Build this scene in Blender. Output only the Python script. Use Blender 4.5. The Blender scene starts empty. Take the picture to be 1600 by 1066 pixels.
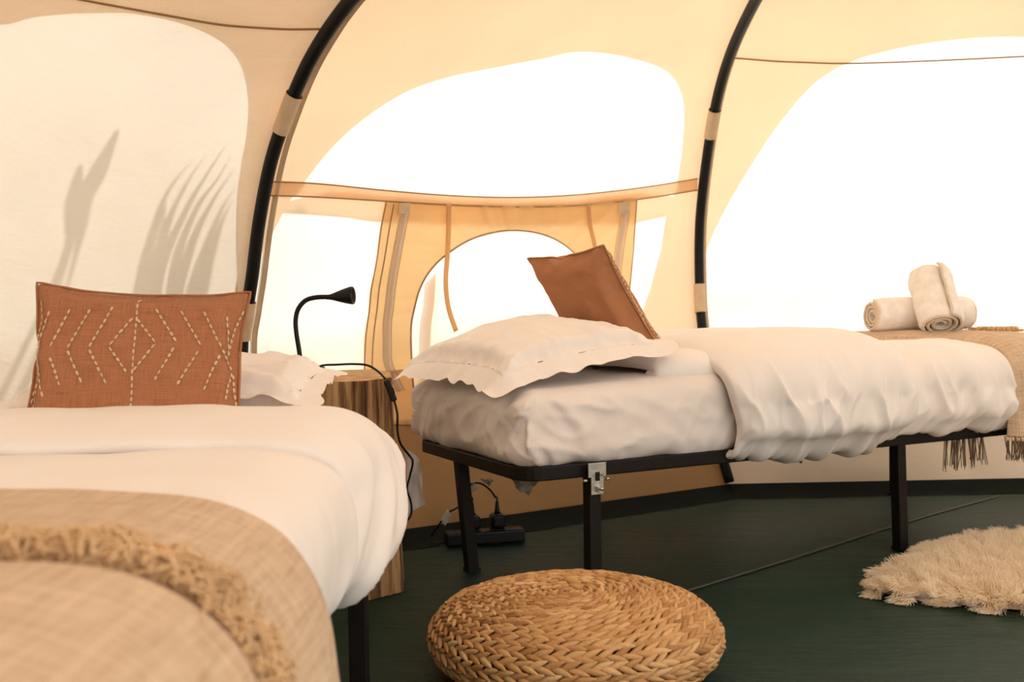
import bpy, math, random
import numpy as np
from mathutils import Vector, Matrix
from mathutils.geometry import delaunay_2d_cdt

random.seed(7)
RNG = np.random.default_rng(7)
SC = bpy.context.scene
COL = SC.collection

# ------------------------------------------------------------------ camera
FPX, CX, CY, EYE = 1556.0, 800.0, 533.0, 0.725
PITCH = math.atan(38.0 / FPX)
ROLL = 0.015
_F = np.array([0, math.cos(PITCH), -math.sin(PITCH)])
_R0 = np.array([1.0, 0, 0]); _U0 = np.array([0, math.sin(PITCH), math.cos(PITCH)])
_R = _R0 * math.cos(ROLL) - _U0 * math.sin(ROLL)
_U = _R0 * math.sin(ROLL) + _U0 * math.cos(ROLL)
CAM = np.array([0, 0, EYE])
cam = bpy.data.cameras.new('camera')
cam.lens = FPX / 1600 * 36.0
cam.sensor_width = 36.0
cam.clip_start = 0.02
cam.dof.use_dof = True
cam.dof.focus_distance = 2.5
cam.dof.aperture_fstop = 4.5
camo = bpy.data.objects.new('camera', cam)
COL.objects.link(camo)
camo.matrix_world = Matrix(((_R[0], _U[0], -_F[0], 0), (_R[1], _U[1], -_F[1], 0),
                            (_R[2], _U[2], -_F[2], EYE), (0, 0, 0, 1)))
SC.camera = camo

# ------------------------------------------------------------------ sky, sun, exposure
world = bpy.data.worlds.new('sky')
SC.world = world
world.use_nodes = True
_bg = world.node_tree.nodes['Background']
_bg.inputs[0].default_value = (1.0, 0.94, 0.865, 1)
_bg.inputs[1].default_value = 2.3
sun = bpy.data.lights.new('sun', 'SUN')
sun.energy = 5.5
sun.color = (1.0, 0.96, 0.90)
sun.angle = math.radians(2.4)
suno = bpy.data.objects.new('sun', sun)
COL.objects.link(suno)
SUN_DIR = Vector((0.02, 0.80, 0.55)).normalized()      # towards the sun
suno.rotation_euler = SUN_DIR.to_track_quat('Z', 'Y').to_euler()
suno.location = (0, 6, 6)
SC.view_settings.view_transform = 'Standard'
SC.view_settings.look = 'None'
SC.view_settings.gamma = 1.0
SC.view_settings.exposure = 0.08
SC.view_settings.use_curve_mapping = False
SC.cycles.max_bounces = 9
SC.cycles.diffuse_bounces = 6
SC.cycles.transmission_bounces = 6

# ------------------------------------------------------------------ helpers
def ray(px, py):
    return _F * FPX + _R * (px - CX) + _U * (CY - py)

def at(px, py, Y):
    d = ray(px, py); return CAM + d * (Y / d[1])

def onz(px, py, z):
    d = ray(px, py); return CAM + d * ((z - EYE) / d[2])

def project(P):
    P = np.asarray(P, float) - CAM
    zc = P @ _F
    return np.stack([CX + FPX * (P @ _R) / zc, CY - FPX * (P @ _U) / zc], -1)

def _hash(ix, iy, seed):
    h = (ix.astype(np.int64) * 374761393 + iy.astype(np.int64) * 668265263 + seed * 1442695041) & 0xFFFFFFFF
    h = ((h ^ (h >> 13)) * 1274126177) & 0xFFFFFFFF
    h = h ^ (h >> 16)
    return (h & 0xFFFF) / 32767.5 - 1.0

def vn(x, y, seed=0):
    x = np.asarray(x, float); y = np.asarray(y, float)
    x, y = np.broadcast_arrays(x, y)
    ix = np.floor(x); iy = np.floor(y)
    fx = x - ix; fy = y - iy
    fx = fx * fx * fx * (fx * (fx * 6 - 15) + 10); fy = fy * fy * fy * (fy * (fy * 6 - 15) + 10)
    a = _hash(ix, iy, seed); b = _hash(ix + 1, iy, seed)
    c = _hash(ix, iy + 1, seed); d = _hash(ix + 1, iy + 1, seed)
    return (a * (1 - fx) + b * fx) * (1 - fy) + (c * (1 - fx) + d * fx) * fy

def fbm(x, y, seed=0, oct=3):
    r = 0; a = 1.0
    for o in range(oct):
        r = r + a * vn(np.asarray(x) * 2 ** o + 17.3 * o, np.asarray(y) * 2 ** o - 9.1 * o, seed + o); a *= 0.5
    return r / 1.75

def ridge(x, y, seed=0, k=2.0):
    return (1 - np.abs(fbm(x, y, seed, 2))) ** k

def sstep(a, b, x):
    t = np.clip((np.asarray(x, float) - a) / (b - a), 0, 1)
    return t * t * (3 - 2 * t)

def resample(pts, n, closed=False):
    p = np.asarray(pts, float)
    if closed: p = np.vstack([p, p[:1]])
    d = np.r_[0, np.cumsum(np.linalg.norm(np.diff(p, axis=0), axis=1))]
    t = np.linspace(0, d[-1], n + 1 if closed else n)
    q = np.stack([np.interp(t, d, p[:, k]) for k in range(p.shape[1])], -1)
    return q[:-1] if closed else q

def smooth_curve(pts, n):
    """Catmull-Rom through pts, n samples equally spaced by length"""
    p = np.asarray(pts, float)
    p = np.vstack([2 * p[0] - p[1], p, 2 * p[-1] - p[-2]])
    out = []
    for i in range(1, len(p) - 2):
        t = np.linspace(0, 1, 24, endpoint=False)[:, None]
        a, b, c, d = p[i - 1], p[i], p[i + 1], p[i + 2]
        out.append(0.5 * (2 * b + (c - a) * t + (2 * a - 5 * b + 4 * c - d) * t ** 2 + (3 * b - a - 3 * c + d) * t ** 3))
    out.append(p[-2][None])
    return resample(np.vstack(out), n)

def mesh(name, v, f, mat=None, smooth=True, uv=None, col=None):
    me = bpy.data.meshes.new(name)
    v = np.asarray(v, float).reshape(-1, 3)
    me.from_pydata(v.tolist(), [], f if isinstance(f, list) else f.tolist())
    if smooth: me.polygons.foreach_set('use_smooth', [True] * len(me.polygons))
    if uv is not None:
        uv = np.asarray(uv, float)
        li = np.empty(len(me.loops), int); me.loops.foreach_get('vertex_index', li)
        lay = me.uv_layers.new(name='UVMap')
        lay.data.foreach_set('uv', uv[li].ravel())
    if col is not None:
        at_ = me.attributes.new('tone', 'FLOAT', 'POINT')
        at_.data.foreach_set('value', np.asarray(col, float).ravel())
    if mat: me.materials.append(mat)
    me.update()
    return me

def ob(name, me, parent=None, subsurf=0):
    o = bpy.data.objects.new(name, me)
    COL.objects.link(o)
    if parent is not None: o.parent = parent
    if subsurf:
        m = o.modifiers.new('subsurf', 'SUBSURF'); m.levels = 0 if subsurf < 2 else 1; m.render_levels = subsurf
    return o

def mk(name, v, f, mat, parent=None, smooth=True, uv=None, col=None, subsurf=0):
    return ob(name, mesh(name, v, f, mat, smooth, uv, col), parent, subsurf)

def empty(name, loc=(0, 0, 0)):
    o = bpy.data.objects.new(name, None); o.location = [0, 0, 0]; o.empty_display_size = 0.05
    COL.objects.link(o)
    return o

def tag(o, label=None, cat=None, group=None, kind=None):
    if label: o['label'] = label
    if cat: o['category'] = cat
    if group: o['group'] = group
    if kind: o['kind'] = kind
    return o

def gridfaces(n, m, wrap_m=False, off=0):
    i = np.arange(n - 1)[:, None]; j = np.arange(m if wrap_m else m - 1)[None, :]
    a = i * m + j; b = i * m + (j + 1) % m; c = (i + 1) * m + (j + 1) % m; d = (i + 1) * m + j
    return (np.stack([a, b, c, d], -1).reshape(-1, 4) + off)

def join(parts):
    V = []; Fc = []; n = 0
    for v, f in parts:
        v = np.asarray(v, float).reshape(-1, 3); V.append(v)
        Fc += [[int(k) + n for k in q] for q in f]; n += len(v)
    return np.vstack(V), Fc

def tube(pts, r, seg=8, caps=True, rot=0.0, flat=None, up=None):
    p = np.asarray(pts, float); n = len(p)
    r = np.broadcast_to(np.asarray(r, float), (n,))
    t = np.gradient(p, axis=0); t /= np.linalg.norm(t, axis=1)[:, None] + 1e-12
    ref = np.array(up if up is not None else ([0, 0, 1.0] if abs(t[0][2]) < 0.9 else [0, 1.0, 0]), float)
    N = []; cur = ref - t[0] * (ref @ t[0]); cur /= np.linalg.norm(cur)
    for k in range(n):
        base = ref if up is not None else cur
        cur = base - t[k] * (base @ t[k]); cur /= np.linalg.norm(cur) + 1e-12
        N.append(cur)
    N = np.array(N); B = np.cross(t, N)
    a = np.arange(seg) / seg * 2 * math.pi + rot
    fx = 1.0 if flat is None else flat
    v = p[:, None] + (np.cos(a)[None, :, None] * N[:, None] * fx + np.sin(a)[None, :, None] * B[:, None]) * r[:, None, None]
    f = gridfaces(n, seg, True).tolist()
    if caps:
        f.append(list(range(seg))[::-1]); f.append([(n - 1) * seg + k for k in range(seg)])
    return v.reshape(-1, 3), f

def sqtube(a, b, w, h=None, up=(0, 0, 1)):
    """rectangular bar between two points"""
    a = np.asarray(a, float); b = np.asarray(b, float); h = h or w
    t = (b - a) / np.linalg.norm(b - a); up = np.asarray(up, float)
    if abs(t @ up) > 0.95: up = np.array([1.0, 0, 0])
    s = np.cross(t, up); s /= np.linalg.norm(s); u = np.cross(s, t)
    v = []
    for p in (a, b):
        for x, y in ((-1, -1), (1, -1), (1, 1), (-1, 1)): v.append(p + s * x * w / 2 + u * y * h / 2)
    return np.array(v), [[0, 1, 2, 3][::-1], [4, 5, 6, 7], [0, 1, 5, 4], [1, 2, 6, 5], [2, 3, 7, 6], [3, 0, 4, 7]]

def bevel(o, w=0.003, seg=2):
    m = o.modifiers.new('bevel', 'BEVEL'); m.width = w; m.segments = seg; m.limit_method = 'ANGLE'
    return o

def lathe(prof, seg=32, center=(0, 0, 0)):
    p = np.asarray(prof, float); a = np.arange(seg) / seg * 2 * math.pi
    v = np.stack([p[:, None, 0] * np.cos(a), p[:, None, 0] * np.sin(a), np.repeat(p[:, 1:2], seg, 1)], -1) + np.asarray(center)
    f = gridfaces(len(p), seg, True).tolist()
    f.append([(len(p) - 1) * seg + k for k in range(seg)]); f.append(list(range(seg))[::-1])
    return v.reshape(-1, 3), f

# ------------------------------------------------------------------ materials
class NT:
    def __init__(s, name):
        s.m = bpy.data.materials.new(name); s.m.use_nodes = True
        s.t = s.m.node_tree; s.n = s.t.nodes; s.n.clear()
        s.out = s.n.new('ShaderNodeOutputMaterial')
    def add(s, typ, ins=None, **kw):
        n = s.n.new(typ)
        for k, v in kw.items(): setattr(n, k, v)
        for k, v in (ins or {}).items():
            if isinstance(v, bpy.types.NodeSocket): s.t.links.new(v, n.inputs[k])
            else: n.inputs[k].default_value = v
        return n
    def link(s, a, b): s.t.links.new(a, b)
    def coords(s, kind='Object', scale=(1, 1, 1), rot=(0, 0, 0)):
        tc = s.add('ShaderNodeTexCoord')
        mp = s.add('ShaderNodeMapping', {'Vector': tc.outputs[kind], 'Scale': scale, 'Rotation': rot})
        return mp.outputs[0]
    def noise(s, vec, scale, detail=3, rough=0.5):
        return s.add('ShaderNodeTexNoise', {'Vector': vec, 'Scale': scale, 'Detail': detail, 'Roughness': rough}).outputs[0]
    def ramp(s, fac, stops):
        r = s.add('ShaderNodeValToRGB', {'Fac': fac})
        e = r.color_ramp.elements
        while len(e) < len(stops): e.new(0.5)
        for k, (p, c) in enumerate(stops): e[k].position = p; e[k].color = (*c, 1)
        return r.outputs[0]
    def bump(s, h, strength, dist=0.01, prev=None):
        d = {'Height': h, 'Strength': strength, 'Distance': dist}
        if prev is not None: d['Normal'] = prev
        return s.add('ShaderNodeBump', d).outputs[0]
    def math(s, op, a, b=0.0):
        return s.add('ShaderNodeMath', {0: a, 1: b}, operation=op).outputs[0]
    def bsdf(s, color, rough=0.8, normal=None, metallic=0.0, sheen=0.0, spec=0.5):
        d = {'Roughness': rough, 'Metallic': metallic, 'Base Color': color if isinstance(color, bpy.types.NodeSocket) else (*color, 1),
             'Sheen Weight': sheen, 'Specular IOR Level': spec}
        if normal is not None: d['Normal'] = normal
        b = s.add('ShaderNodeBsdfPrincipled', d)
        s.link(b.outputs[0], s.out.inputs[0]); return s.m

def weave(nt, vec, sx, sy):
    """cross-hatched thread height from two band textures"""
    w1 = nt.add('ShaderNodeTexWave', {'Vector': vec, 'Scale': sx, 'Distortion': 1.2, 'Detail': 1.0, 'Detail Scale': 2.0}, bands_direction='X').outputs[1]
    w2 = nt.add('ShaderNodeTexWave', {'Vector': vec, 'Scale': sy, 'Distortion': 1.2, 'Detail': 1.0, 'Detail Scale': 2.0}, bands_direction='Y').outputs[1]
    return nt.math('MULTIPLY', w1, w2)

def canvas(name, refl, trans, tfrac, blotch=0.06, fold=0.12):
    nt = NT(name)
    v = nt.coords('Object')
    n1 = nt.noise(v, 3.0, 4)
    n2 = nt.noise(v, 420.0, 1)
    def tint(c):
        return nt.ramp(n1, [(0.25, tuple(x * (1 - blotch) for x in c)), (0.75, c)])
    b1 = nt.bump(n2, 0.12, 0.001)
    bmp = nt.bump(nt.noise(nt.coords('Object', (1, 1, 2.2)), 6.0, 4, 0.6), fold, 0.025, b1)
    d = nt.add('ShaderNodeBsdfDiffuse', {'Color': tint(refl), 'Normal': bmp})
    t = nt.add('ShaderNodeBsdfTranslucent', {'Color': tint(trans), 'Normal': bmp})
    mx = nt.add('ShaderNodeMixShader', {0: tfrac, 1: d.outputs[0], 2: t.outputs[0]})
    nt.link(mx.outputs[0], nt.out.inputs[0])
    return nt.m

M = {}
M['canvas'] = canvas('cream_canvas', (0.84, 0.77, 0.66), (0.96, 0.93, 0.87), 0.38)
M['canvas_dim'] = canvas('dimmed_cream_canvas', (0.80, 0.71, 0.60), (0.82, 0.745, 0.645), 0.215, fold=0.6)  # cream canvas again, dimmed in colour so the left wall looks less lit
M['tan'] = canvas('tan_canvas', (0.76, 0.58, 0.38), (0.92, 0.665, 0.45), 0.58)
M['low_shade'] = canvas('brown_shade_canvas', (0.32, 0.205, 0.11), (0.55, 0.36, 0.18), 0.16)  # shade of the lower walls, put into a brown low-transmission canvas
M['tan_in'] = canvas('tan_window_canvas', (0.80, 0.62, 0.38), (0.92, 0.64, 0.34), 0.58, 0.1)
M['seam'] = canvas('brown_seam_tape', (0.50, 0.33, 0.18), (0.5, 0.3, 0.14), 0.35)
M['zip'] = canvas('white_zip', (0.88, 0.80, 0.75), (0.97, 0.90, 0.84), 0.6)

def m_white(name, c=(0.86, 0.815, 0.80), bs=0.15):
    nt = NT(name); v = nt.coords('Object')
    n = nt.noise(v, 14.0, 4, 0.55)
    b = nt.bump(nt.noise(v, 600.0, 1), 0.10, 0.001)
    b2 = nt.bump(n, bs, 0.012, b)
    col = nt.ramp(nt.noise(v, 5.0, 2), [(0.3, tuple(x * 0.97 for x in c)), (0.7, c)])
    return nt.bsdf(col, 0.9, b2, sheen=0.15, spec=0.2)
M['bed'] = m_white('white_cotton')
M['sheet'] = m_white('white_sheet', (0.80, 0.74, 0.715), 0.25)

def m_linen(name, c, dark, s1=210, s2=260, slub=1.0, k1=(6, 160), k2=(150, 7), bd=0.003):
    nt = NT(name)
    v = nt.coords('UV')
    wv = weave(nt, v, s1, s2)
    sx = nt.noise(nt.coords('UV', (*k1, 1)), 3.0, 3, 0.6)
    sy = nt.noise(nt.coords('UV', (*k2, 1)), 3.0, 3, 0.6)
    s = nt.math('MULTIPLY', nt.math('ADD', sx, sy), 0.5)
    mixv = nt.math('ADD', nt.math('MULTIPLY', s, slub), nt.math('MULTIPLY', wv, 0.25))
    col = nt.ramp(mixv, [(0.34 * slub, dark), (0.50 * slub + 0.12, c)])
    b = nt.bump(mixv, 0.5, bd)
    return nt.bsdf(col, 0.95, b, sheen=0.1, spec=0.1)
M['terra'] = m_linen('terracotta_linen', (0.47, 0.205, 0.105), (0.25, 0.092, 0.042))
M['terra_plain'] = m_linen('terracotta_cotton', (0.44, 0.20, 0.10), (0.36, 0.15, 0.072), 300, 300)
M['throw'] = m_linen('beige_woven_throw', (0.72, 0.55, 0.39), (0.40, 0.25, 0.14), 160, 160, 1.0, (3, 55), (50, 4), 0.006)

def m_plain(name, c, rough=0.8, metallic=0.0, bscale=0, bstr=0.2, spec=0.5):
    nt = NT(name); v = nt.coords('Object')
    col = nt.ramp(nt.noise(v, 25.0, 3), [(0.3, tuple(x * 0.85 for x in c)), (0.7, c)])
    b = nt.bump(nt.noise(v, bscale, 3), bstr, 0.004) if bscale else None
    return nt.bsdf(col, rough, b, metallic, spec=spec)
M['thread'] = m_plain('cream_thread', (0.80, 0.60, 0.40), 0.9, 0, 900, 0.4)
M['fringe'] = m_plain('tan_fringe', (0.80, 0.55, 0.31), 0.95, 0, 500, 0.4)
M['fringe_shaded'] = m_plain('backlit_tan_fringe', (0.22, 0.14, 0.095), 0.95, 0, 500, 0.4)  # tan tassels, their backlit shade put into the colour
M['black'] = m_plain('black_steel', (0.008, 0.006, 0.005), 0.5, spec=0.2)
M['pole'] = m_plain('black_pole', (0.005, 0.005, 0.006), 0.45, spec=0.2)
M['plastic'] = m_plain('black_plastic', (0.006, 0.005, 0.005), 0.4, spec=0.25)
M['steel'] = m_plain('zinc_steel', (0.55, 0.52, 0.46), 0.35, 1.0, 60, 0.2)
M['tag'] = m_plain('paper_tag', (0.65, 0.58, 0.5), 0.8)
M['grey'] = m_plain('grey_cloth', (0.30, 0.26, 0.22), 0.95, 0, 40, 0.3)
M['towel'] = m_plain('towel_terry', (0.95, 0.91, 0.88), 1.0, 0, 260, 0.6, 0.1)
M['towel_edge'] = m_plain('towel_hem', (0.80, 0.68, 0.56), 1.0, 0, 260, 0.6, 0.1)
M['hem'] = m_plain('tan_webbing', (0.66, 0.50, 0.34), 0.9, 0, 300, 0.4)
M['reed'] = m_plain('dry_reed', (0.10, 0.12, 0.04), 0.9)

def m_floor():
    nt = NT('green_groundsheet'); v = nt.coords('Object')
    col = nt.ramp(nt.noise(v, 2.5, 4), [(0.3, (0.009, 0.027, 0.020)), (0.75, (0.013, 0.038, 0.029))])
    b1 = nt.bump(nt.noise(v, 500, 1), 0.15, 0.001)
    wr = nt.noise(nt.coords('Object', (1.0, 3.5, 1), (0, 0, 0.5)), 2.2, 4, 0.6)
    b = nt.bump(wr, 0.35, 0.03, b1)
    return nt.bsdf(col, 0.5, b, spec=0.2)
M['floor'] = m_floor()

def m_bark():
    nt = NT('log_wood')
    v = nt.coords('Object', (60, 60, 3.0))
    st = nt.noise(v, 1.0, 5, 0.65)
    st2 = nt.noise(nt.coords('Object', (18, 18, 2.0)), 1.0, 4, 0.6)
    f = nt.math('ADD', nt.math('MULTIPLY', st, 0.65), nt.math('MULTIPLY', st2, 0.35))
    col = nt.ramp(f, [(0.36, (0.055, 0.024, 0.009)), (0.47, (0.20, 0.10, 0.045)), (0.56, (0.42, 0.25, 0.12)), (0.7, (0.55, 0.36, 0.19))])
    return nt.bsdf(col, 0.85, nt.bump(f, 0.7, 0.008), spec=0.2)
M['bark'] = m_bark()
def m_sawn():
    nt = NT('sawn_wood'); v = nt.coords('Object', (30, 90, 1))
    f = nt.noise(v, 1.0, 4)
    return nt.bsdf(nt.ramp(f, [(0.35, (0.42, 0.25, 0.12)), (0.65, (0.66, 0.44, 0.25))]), 0.8, nt.bump(f, 0.3, 0.004), spec=0.2)
M['sawn'] = m_sawn()

def m_hyacinth():
    nt = NT('water_hyacinth_braid')
    a = nt.add('ShaderNodeAttribute', attribute_name='tone')
    v = nt.coords('Object')
    n = nt.noise(v, 160.0, 3, 0.6)
    f = nt.math('ADD', nt.math('MULTIPLY', a.outputs[2], 0.75), nt.math('MULTIPLY', n, 0.3))
    col = nt.ramp(f, [(0.10, (0.22, 0.09, 0.028)), (0.40, (0.44, 0.23, 0.085)), (0.72, (0.60, 0.37, 0.17)), (1.0, (0.74, 0.52, 0.30))])
    return nt.bsdf(col, 0.6, nt.bump(n, 0.35, 0.003), spec=0.35)
M['hya'] = m_hyacinth()
M['hya_dark'] = m_plain('hyacinth_core', (0.05, 0.022, 0.008), 0.95, spec=0.1)
M['sheet_edge_shade'] = m_plain('groundsheet_edge_shaded', (0.006, 0.008, 0.006), 0.8, spec=0.1)  # green groundsheet upturn, its shade put into a near-black colour

def m_fur():
    nt = NT('sheep_wool')
    hi = nt.add('ShaderNodeHairInfo')
    col = nt.ramp(hi.outputs['Random'], [(0.0, (0.84, 0.70, 0.52)), (0.5, (0.93, 0.83, 0.68)), (1.0, (0.96, 0.90, 0.80))])
    d = nt.add('ShaderNodeBsdfDiffuse', {'Color': col})
    t = nt.add('ShaderNodeBsdfTranslucent', {'Color': col})
    mx = nt.add('ShaderNodeMixShader', {0: 0.45, 1: d.outputs[0], 2: t.outputs[0]})
    nt.link(mx.outputs[0], nt.out.inputs[0])
    return nt.m
M['fur'] = m_fur()
M['hide'] = m_plain('sheep_hide', (0.85, 0.72, 0.55), 0.95, 0, 120, 0.6)
def m_ground():
    nt = NT('meadow'); v = nt.coords('Object')
    return nt.bsdf(nt.ramp(nt.noise(v, 6.0, 5), [(0.3, (0.12, 0.13, 0.05)), (0.7, (0.30, 0.28, 0.15))]), 0.95)
M['meadow'] = m_ground()

# ------------------------------------------------------------------ tent: base plan and poles
CENTER = np.array([0.95, 1.0])
CROWN = np.array([0.95, 1.0, 2.75])
NP = 240

def radial_points(anchor, pix):
    """points of a pole lying in the upright plane through anchor and the tent's centre, seen at these pixels"""
    d = np.array([CENTER[0] - anchor[0], CENTER[1] - anchor[1], 0.0]); n = np.array([-d[1], d[0], 0.0])
    out = []
    for px, py in pix:
        r = ray(px, py); s = ((anchor - CAM) @ n) / (r @ n); out.append(CAM + r * s)
    return out

def finish(pts):
    p = list(pts); e = p[-1]
    for k, dz in ((0.3, -0.05), (0.65, -0.04)):
        q = e * (1 - k) + CROWN * k; q[2] += dz; p.append(q)
    p.append(CROWN.copy())
    return smooth_curve(p, NP)

BASE = {'A': (-0.763, 2.93), 'B': (0.865, 3.95), 'C': (2.65, 4.0), 'D': (4.0, 2.6), 'E': (4.0, 0.3),
        'F': (2.9, -1.4), 'G': (0.8, -2.0), 'H': (-1.5, -1.3), 'L': (-2.3, 1.6)}
def generic(b):
    b = np.array(b); d = b - CENTER; d /= np.linalg.norm(d)
    prof = [(0, 0), (0.10, 0.3), (0.16, 0.65), (0.15, 0.95), (0.07, 1.25), (-0.10, 1.50), (-0.42, 1.75)]
    return finish([np.array([*(b + d * o), h]) for o, h in prof])
POLE = {k: generic(v) for k, v in BASE.items()}
aA = at(372, 540, 3.08)
POLE['A'] = finish([np.array([BASE['A'][0], BASE['A'][1], 0.0]), np.array([*(np.array(BASE['A']) * 0.42 + aA[:2] * 0.58), 0.28])]
                   + radial_points(aA, [(371, 560), (378, 490), (387, 430), (397, 350), (414, 260), (436, 190), (466, 115), (500, 55), (540, 0), (585, -52)]))
aB = at(1093, 500, 4.13)
POLE['B'] = finish([np.array([BASE['B'][0], BASE['B'][1], 0.0]), np.array([*(np.array(BASE['B']) * 0.42 + aB[:2] * 0.58), 0.28])]
                   + radial_points(aB, [(1094, 510), (1090, 440), (1090, 360), (1096, 290), (1107, 210), (1121, 140), (1142, 75), (1177, 2), (1212, -52)]))

def pole_at(k, v):
    P = POLE[k]; x = np.clip(v, 0, 1) * (NP - 1); i = np.minimum(x.astype(int), NP - 2); f = (x - i)[..., None]
    return P[i] * (1 - f) + P[i + 1] * f

class Panel:
    def __init__(s, a, b, bulge=0.10, seed=1, fold=0.006, horiz=1.0):
        s.a, s.b, s.bulge, s.seed, s.fold, s.horiz = a, b, bulge, seed, fold, horiz
        m = (np.array(BASE[a]) + np.array(BASE[b])) / 2 - CENTER
        s.L = np.linalg.norm(np.array(BASE[a]) - np.array(BASE[b]))
    def __call__(s, u, v, off=0.0):
        u = np.asarray(u, float); v = np.asarray(v, float); u, v = np.broadcast_arrays(u, v)
        p = pole_at(s.a, v) * (1 - u)[..., None] + pole_at(s.b, v) * u[..., None]
        n = p - np.array([CENTER[0], CENTER[1], 0.55]); n /= np.linalg.norm(n, axis=-1, keepdims=True)
        w = 4 * u * (1 - u)
        amp = s.bulge * w * (sstep(0, 0.12, v) * (1 - 0.75 * sstep(0.3, 0.6, v)) + 0.12)
        edge = sstep(0, 0.06, u) * sstep(0, 0.06, 1 - u) * sstep(0, 0.03, v)
        d = s.fold * (fbm(u * s.L * 2.2 + v * 2, v * 17 * s.horiz, s.seed, 3)
                      + 0.9 * (ridge(u * s.L * 1.5 + v * 5, v * 11 - u * 2.5, s.seed + 9, 7) - 0.3)) * edge
        d = d * (1 + 1.2 * sstep(0.16, 0.02, v))
        return p + n * (amp + d + off)[..., None]
    def inv(s, px, py):
        if not hasattr(s, '_g'):
            U, V = np.meshgrid(np.linspace(0, 1, 60), np.linspace(0, 0.8, 80), indexing='ij')
            Q = s(U, V); ok = (Q - CAM) @ _F > 0.3
            pr = project(Q); pr[~ok] = 1e7
            s._g = (U.ravel(), V.ravel(), pr.reshape(-1, 2))
        U, V, pr = s._g
        k = np.argmin((pr[:, 0] - px) ** 2 + (pr[:, 1] - py) ** 2); uv = np.array([U[k], V[k]])
        for _ in range(12):
            e = 1e-3; c = project(s(uv[0], uv[1]))
            J = np.stack([(project(s(uv[0] + e, uv[1])) - c) / e, (project(s(uv[0], uv[1] + e)) - c) / e], -1)
            try: st = np.linalg.solve(J, np.array([px, py]) - c)
            except Exception: break
            uv = np.clip(uv + np.clip(st, -0.08, 0.08), [0.0, 0.0], [1, 0.9])
        return uv
    def invs(s, pts): return np.array([s.inv(*p) for p in pts])

def inside(poly, pts):
    x, y = pts[:, 0], pts[:, 1]; r = np.zeros(len(pts), bool); n = len(poly)
    for i in range(n):
        x1, y1 = poly[i]; x2, y2 = poly[(i + 1) % n]
        c = ((y1 > y) != (y2 > y)) & (x < (x2 - x1) * (y - y1) / (y2 - y1 + 1e-15) + x1)
        r ^= c
    return r

def cut_sheet(panel, outer, holes, off, nu=80, nv=130, disp=None):
    """canvas sheet on a panel: inside outer (None = the whole panel), outside the holes; all in panel (u, v)"""
    pts = []; edges = []
    def loop(poly):
        k = len(pts); pts.extend([tuple(p) for p in poly])
        edges.extend([(k + i, k + (i + 1) % len(poly)) for i in range(len(poly))])
    o = outer if outer is not None else np.array([(0, 0), (1, 0), (1, 1), (0, 1)], float)
    if outer is None:
        t = np.linspace(0, 1, nv, endpoint=False); q = np.linspace(0, 1, nu, endpoint=False)
        o = np.vstack([np.stack([q, 0 * q], -1), np.stack([0 * t + 1, t], -1), np.stack([1 - q, 0 * q + 1], -1), np.stack([0 * t, 1 - t], -1)])
    loop(o)
    for h in holes: loop(h)
    lo = o.min(0); hi = o.max(0)
    U, V = np.meshgrid(np.linspace(lo[0], hi[0], nu), np.linspace(lo[1], hi[1], nv), indexing='ij')
    g = np.stack([U.ravel(), V.ravel()], -1)
    g = g[inside(o, g)]
    pts.extend([tuple(p) for p in g])
    r = delaunay_2d_cdt([Vector(p) for p in pts], edges, [], 0, 1e-6)
    vv = np.array([tuple(p) for p in r[0]]); ff = np.array([list(f) for f in r[2]])
    c = vv[ff].mean(1); keep = inside(o, c)
    for h in holes: keep &= ~inside(h, c)
    ff = ff[keep]
    used = np.unique(ff); mp = -np.ones(len(vv), int); mp[used] = np.arange(len(used))
    vv = vv[used]; ff = mp[ff]
    of = off if disp is None else off + disp(vv[:, 0], vv[:, 1])
    return panel(vv[:, 0], vv[:, 1], of), ff

def panel_wall(name, panel, holes, gap, label, nu=90, nv=150, mat=None, vs=0.09):
    U, V = np.meshgrid(np.linspace(0, 1, nu), np.linspace(0, 1, nv) ** 1.15 * 0.985 + 0.008, indexing='ij')
    w = mk(name, panel(U, V).reshape(-1, 3), gridfaces(nu, nv), mat or M['canvas'])
    tag(w, label, 'tent wall', kind='structure')
    v, f = cut_sheet(panel, None, holes, gap)
    mk('outer_canvas', v, f, M['tan'], w)
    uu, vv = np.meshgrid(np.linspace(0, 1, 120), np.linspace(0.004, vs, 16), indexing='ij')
    mk('shade_band', panel(uu, vv, gap + 0.006 if name != 'wall_back' else -0.004).reshape(-1, 3), gridfaces(120, 16), M['low_shade'], w)  # added band that darkens the foot of the wall as shade would
    return w

def smooth_uv(panel, pix, n=90):
    return resample(smooth_curve(panel.invs(pix), n * 3), n)

pLA = Panel('L', 'A', 0.10, 3, 0.020, 1.0)
pAB = Panel('A', 'B', 0.13, 11, 0.005, 0.7)
pBC = Panel('B', 'C', 0.10, 21, 0.012, 0.7)

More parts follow.
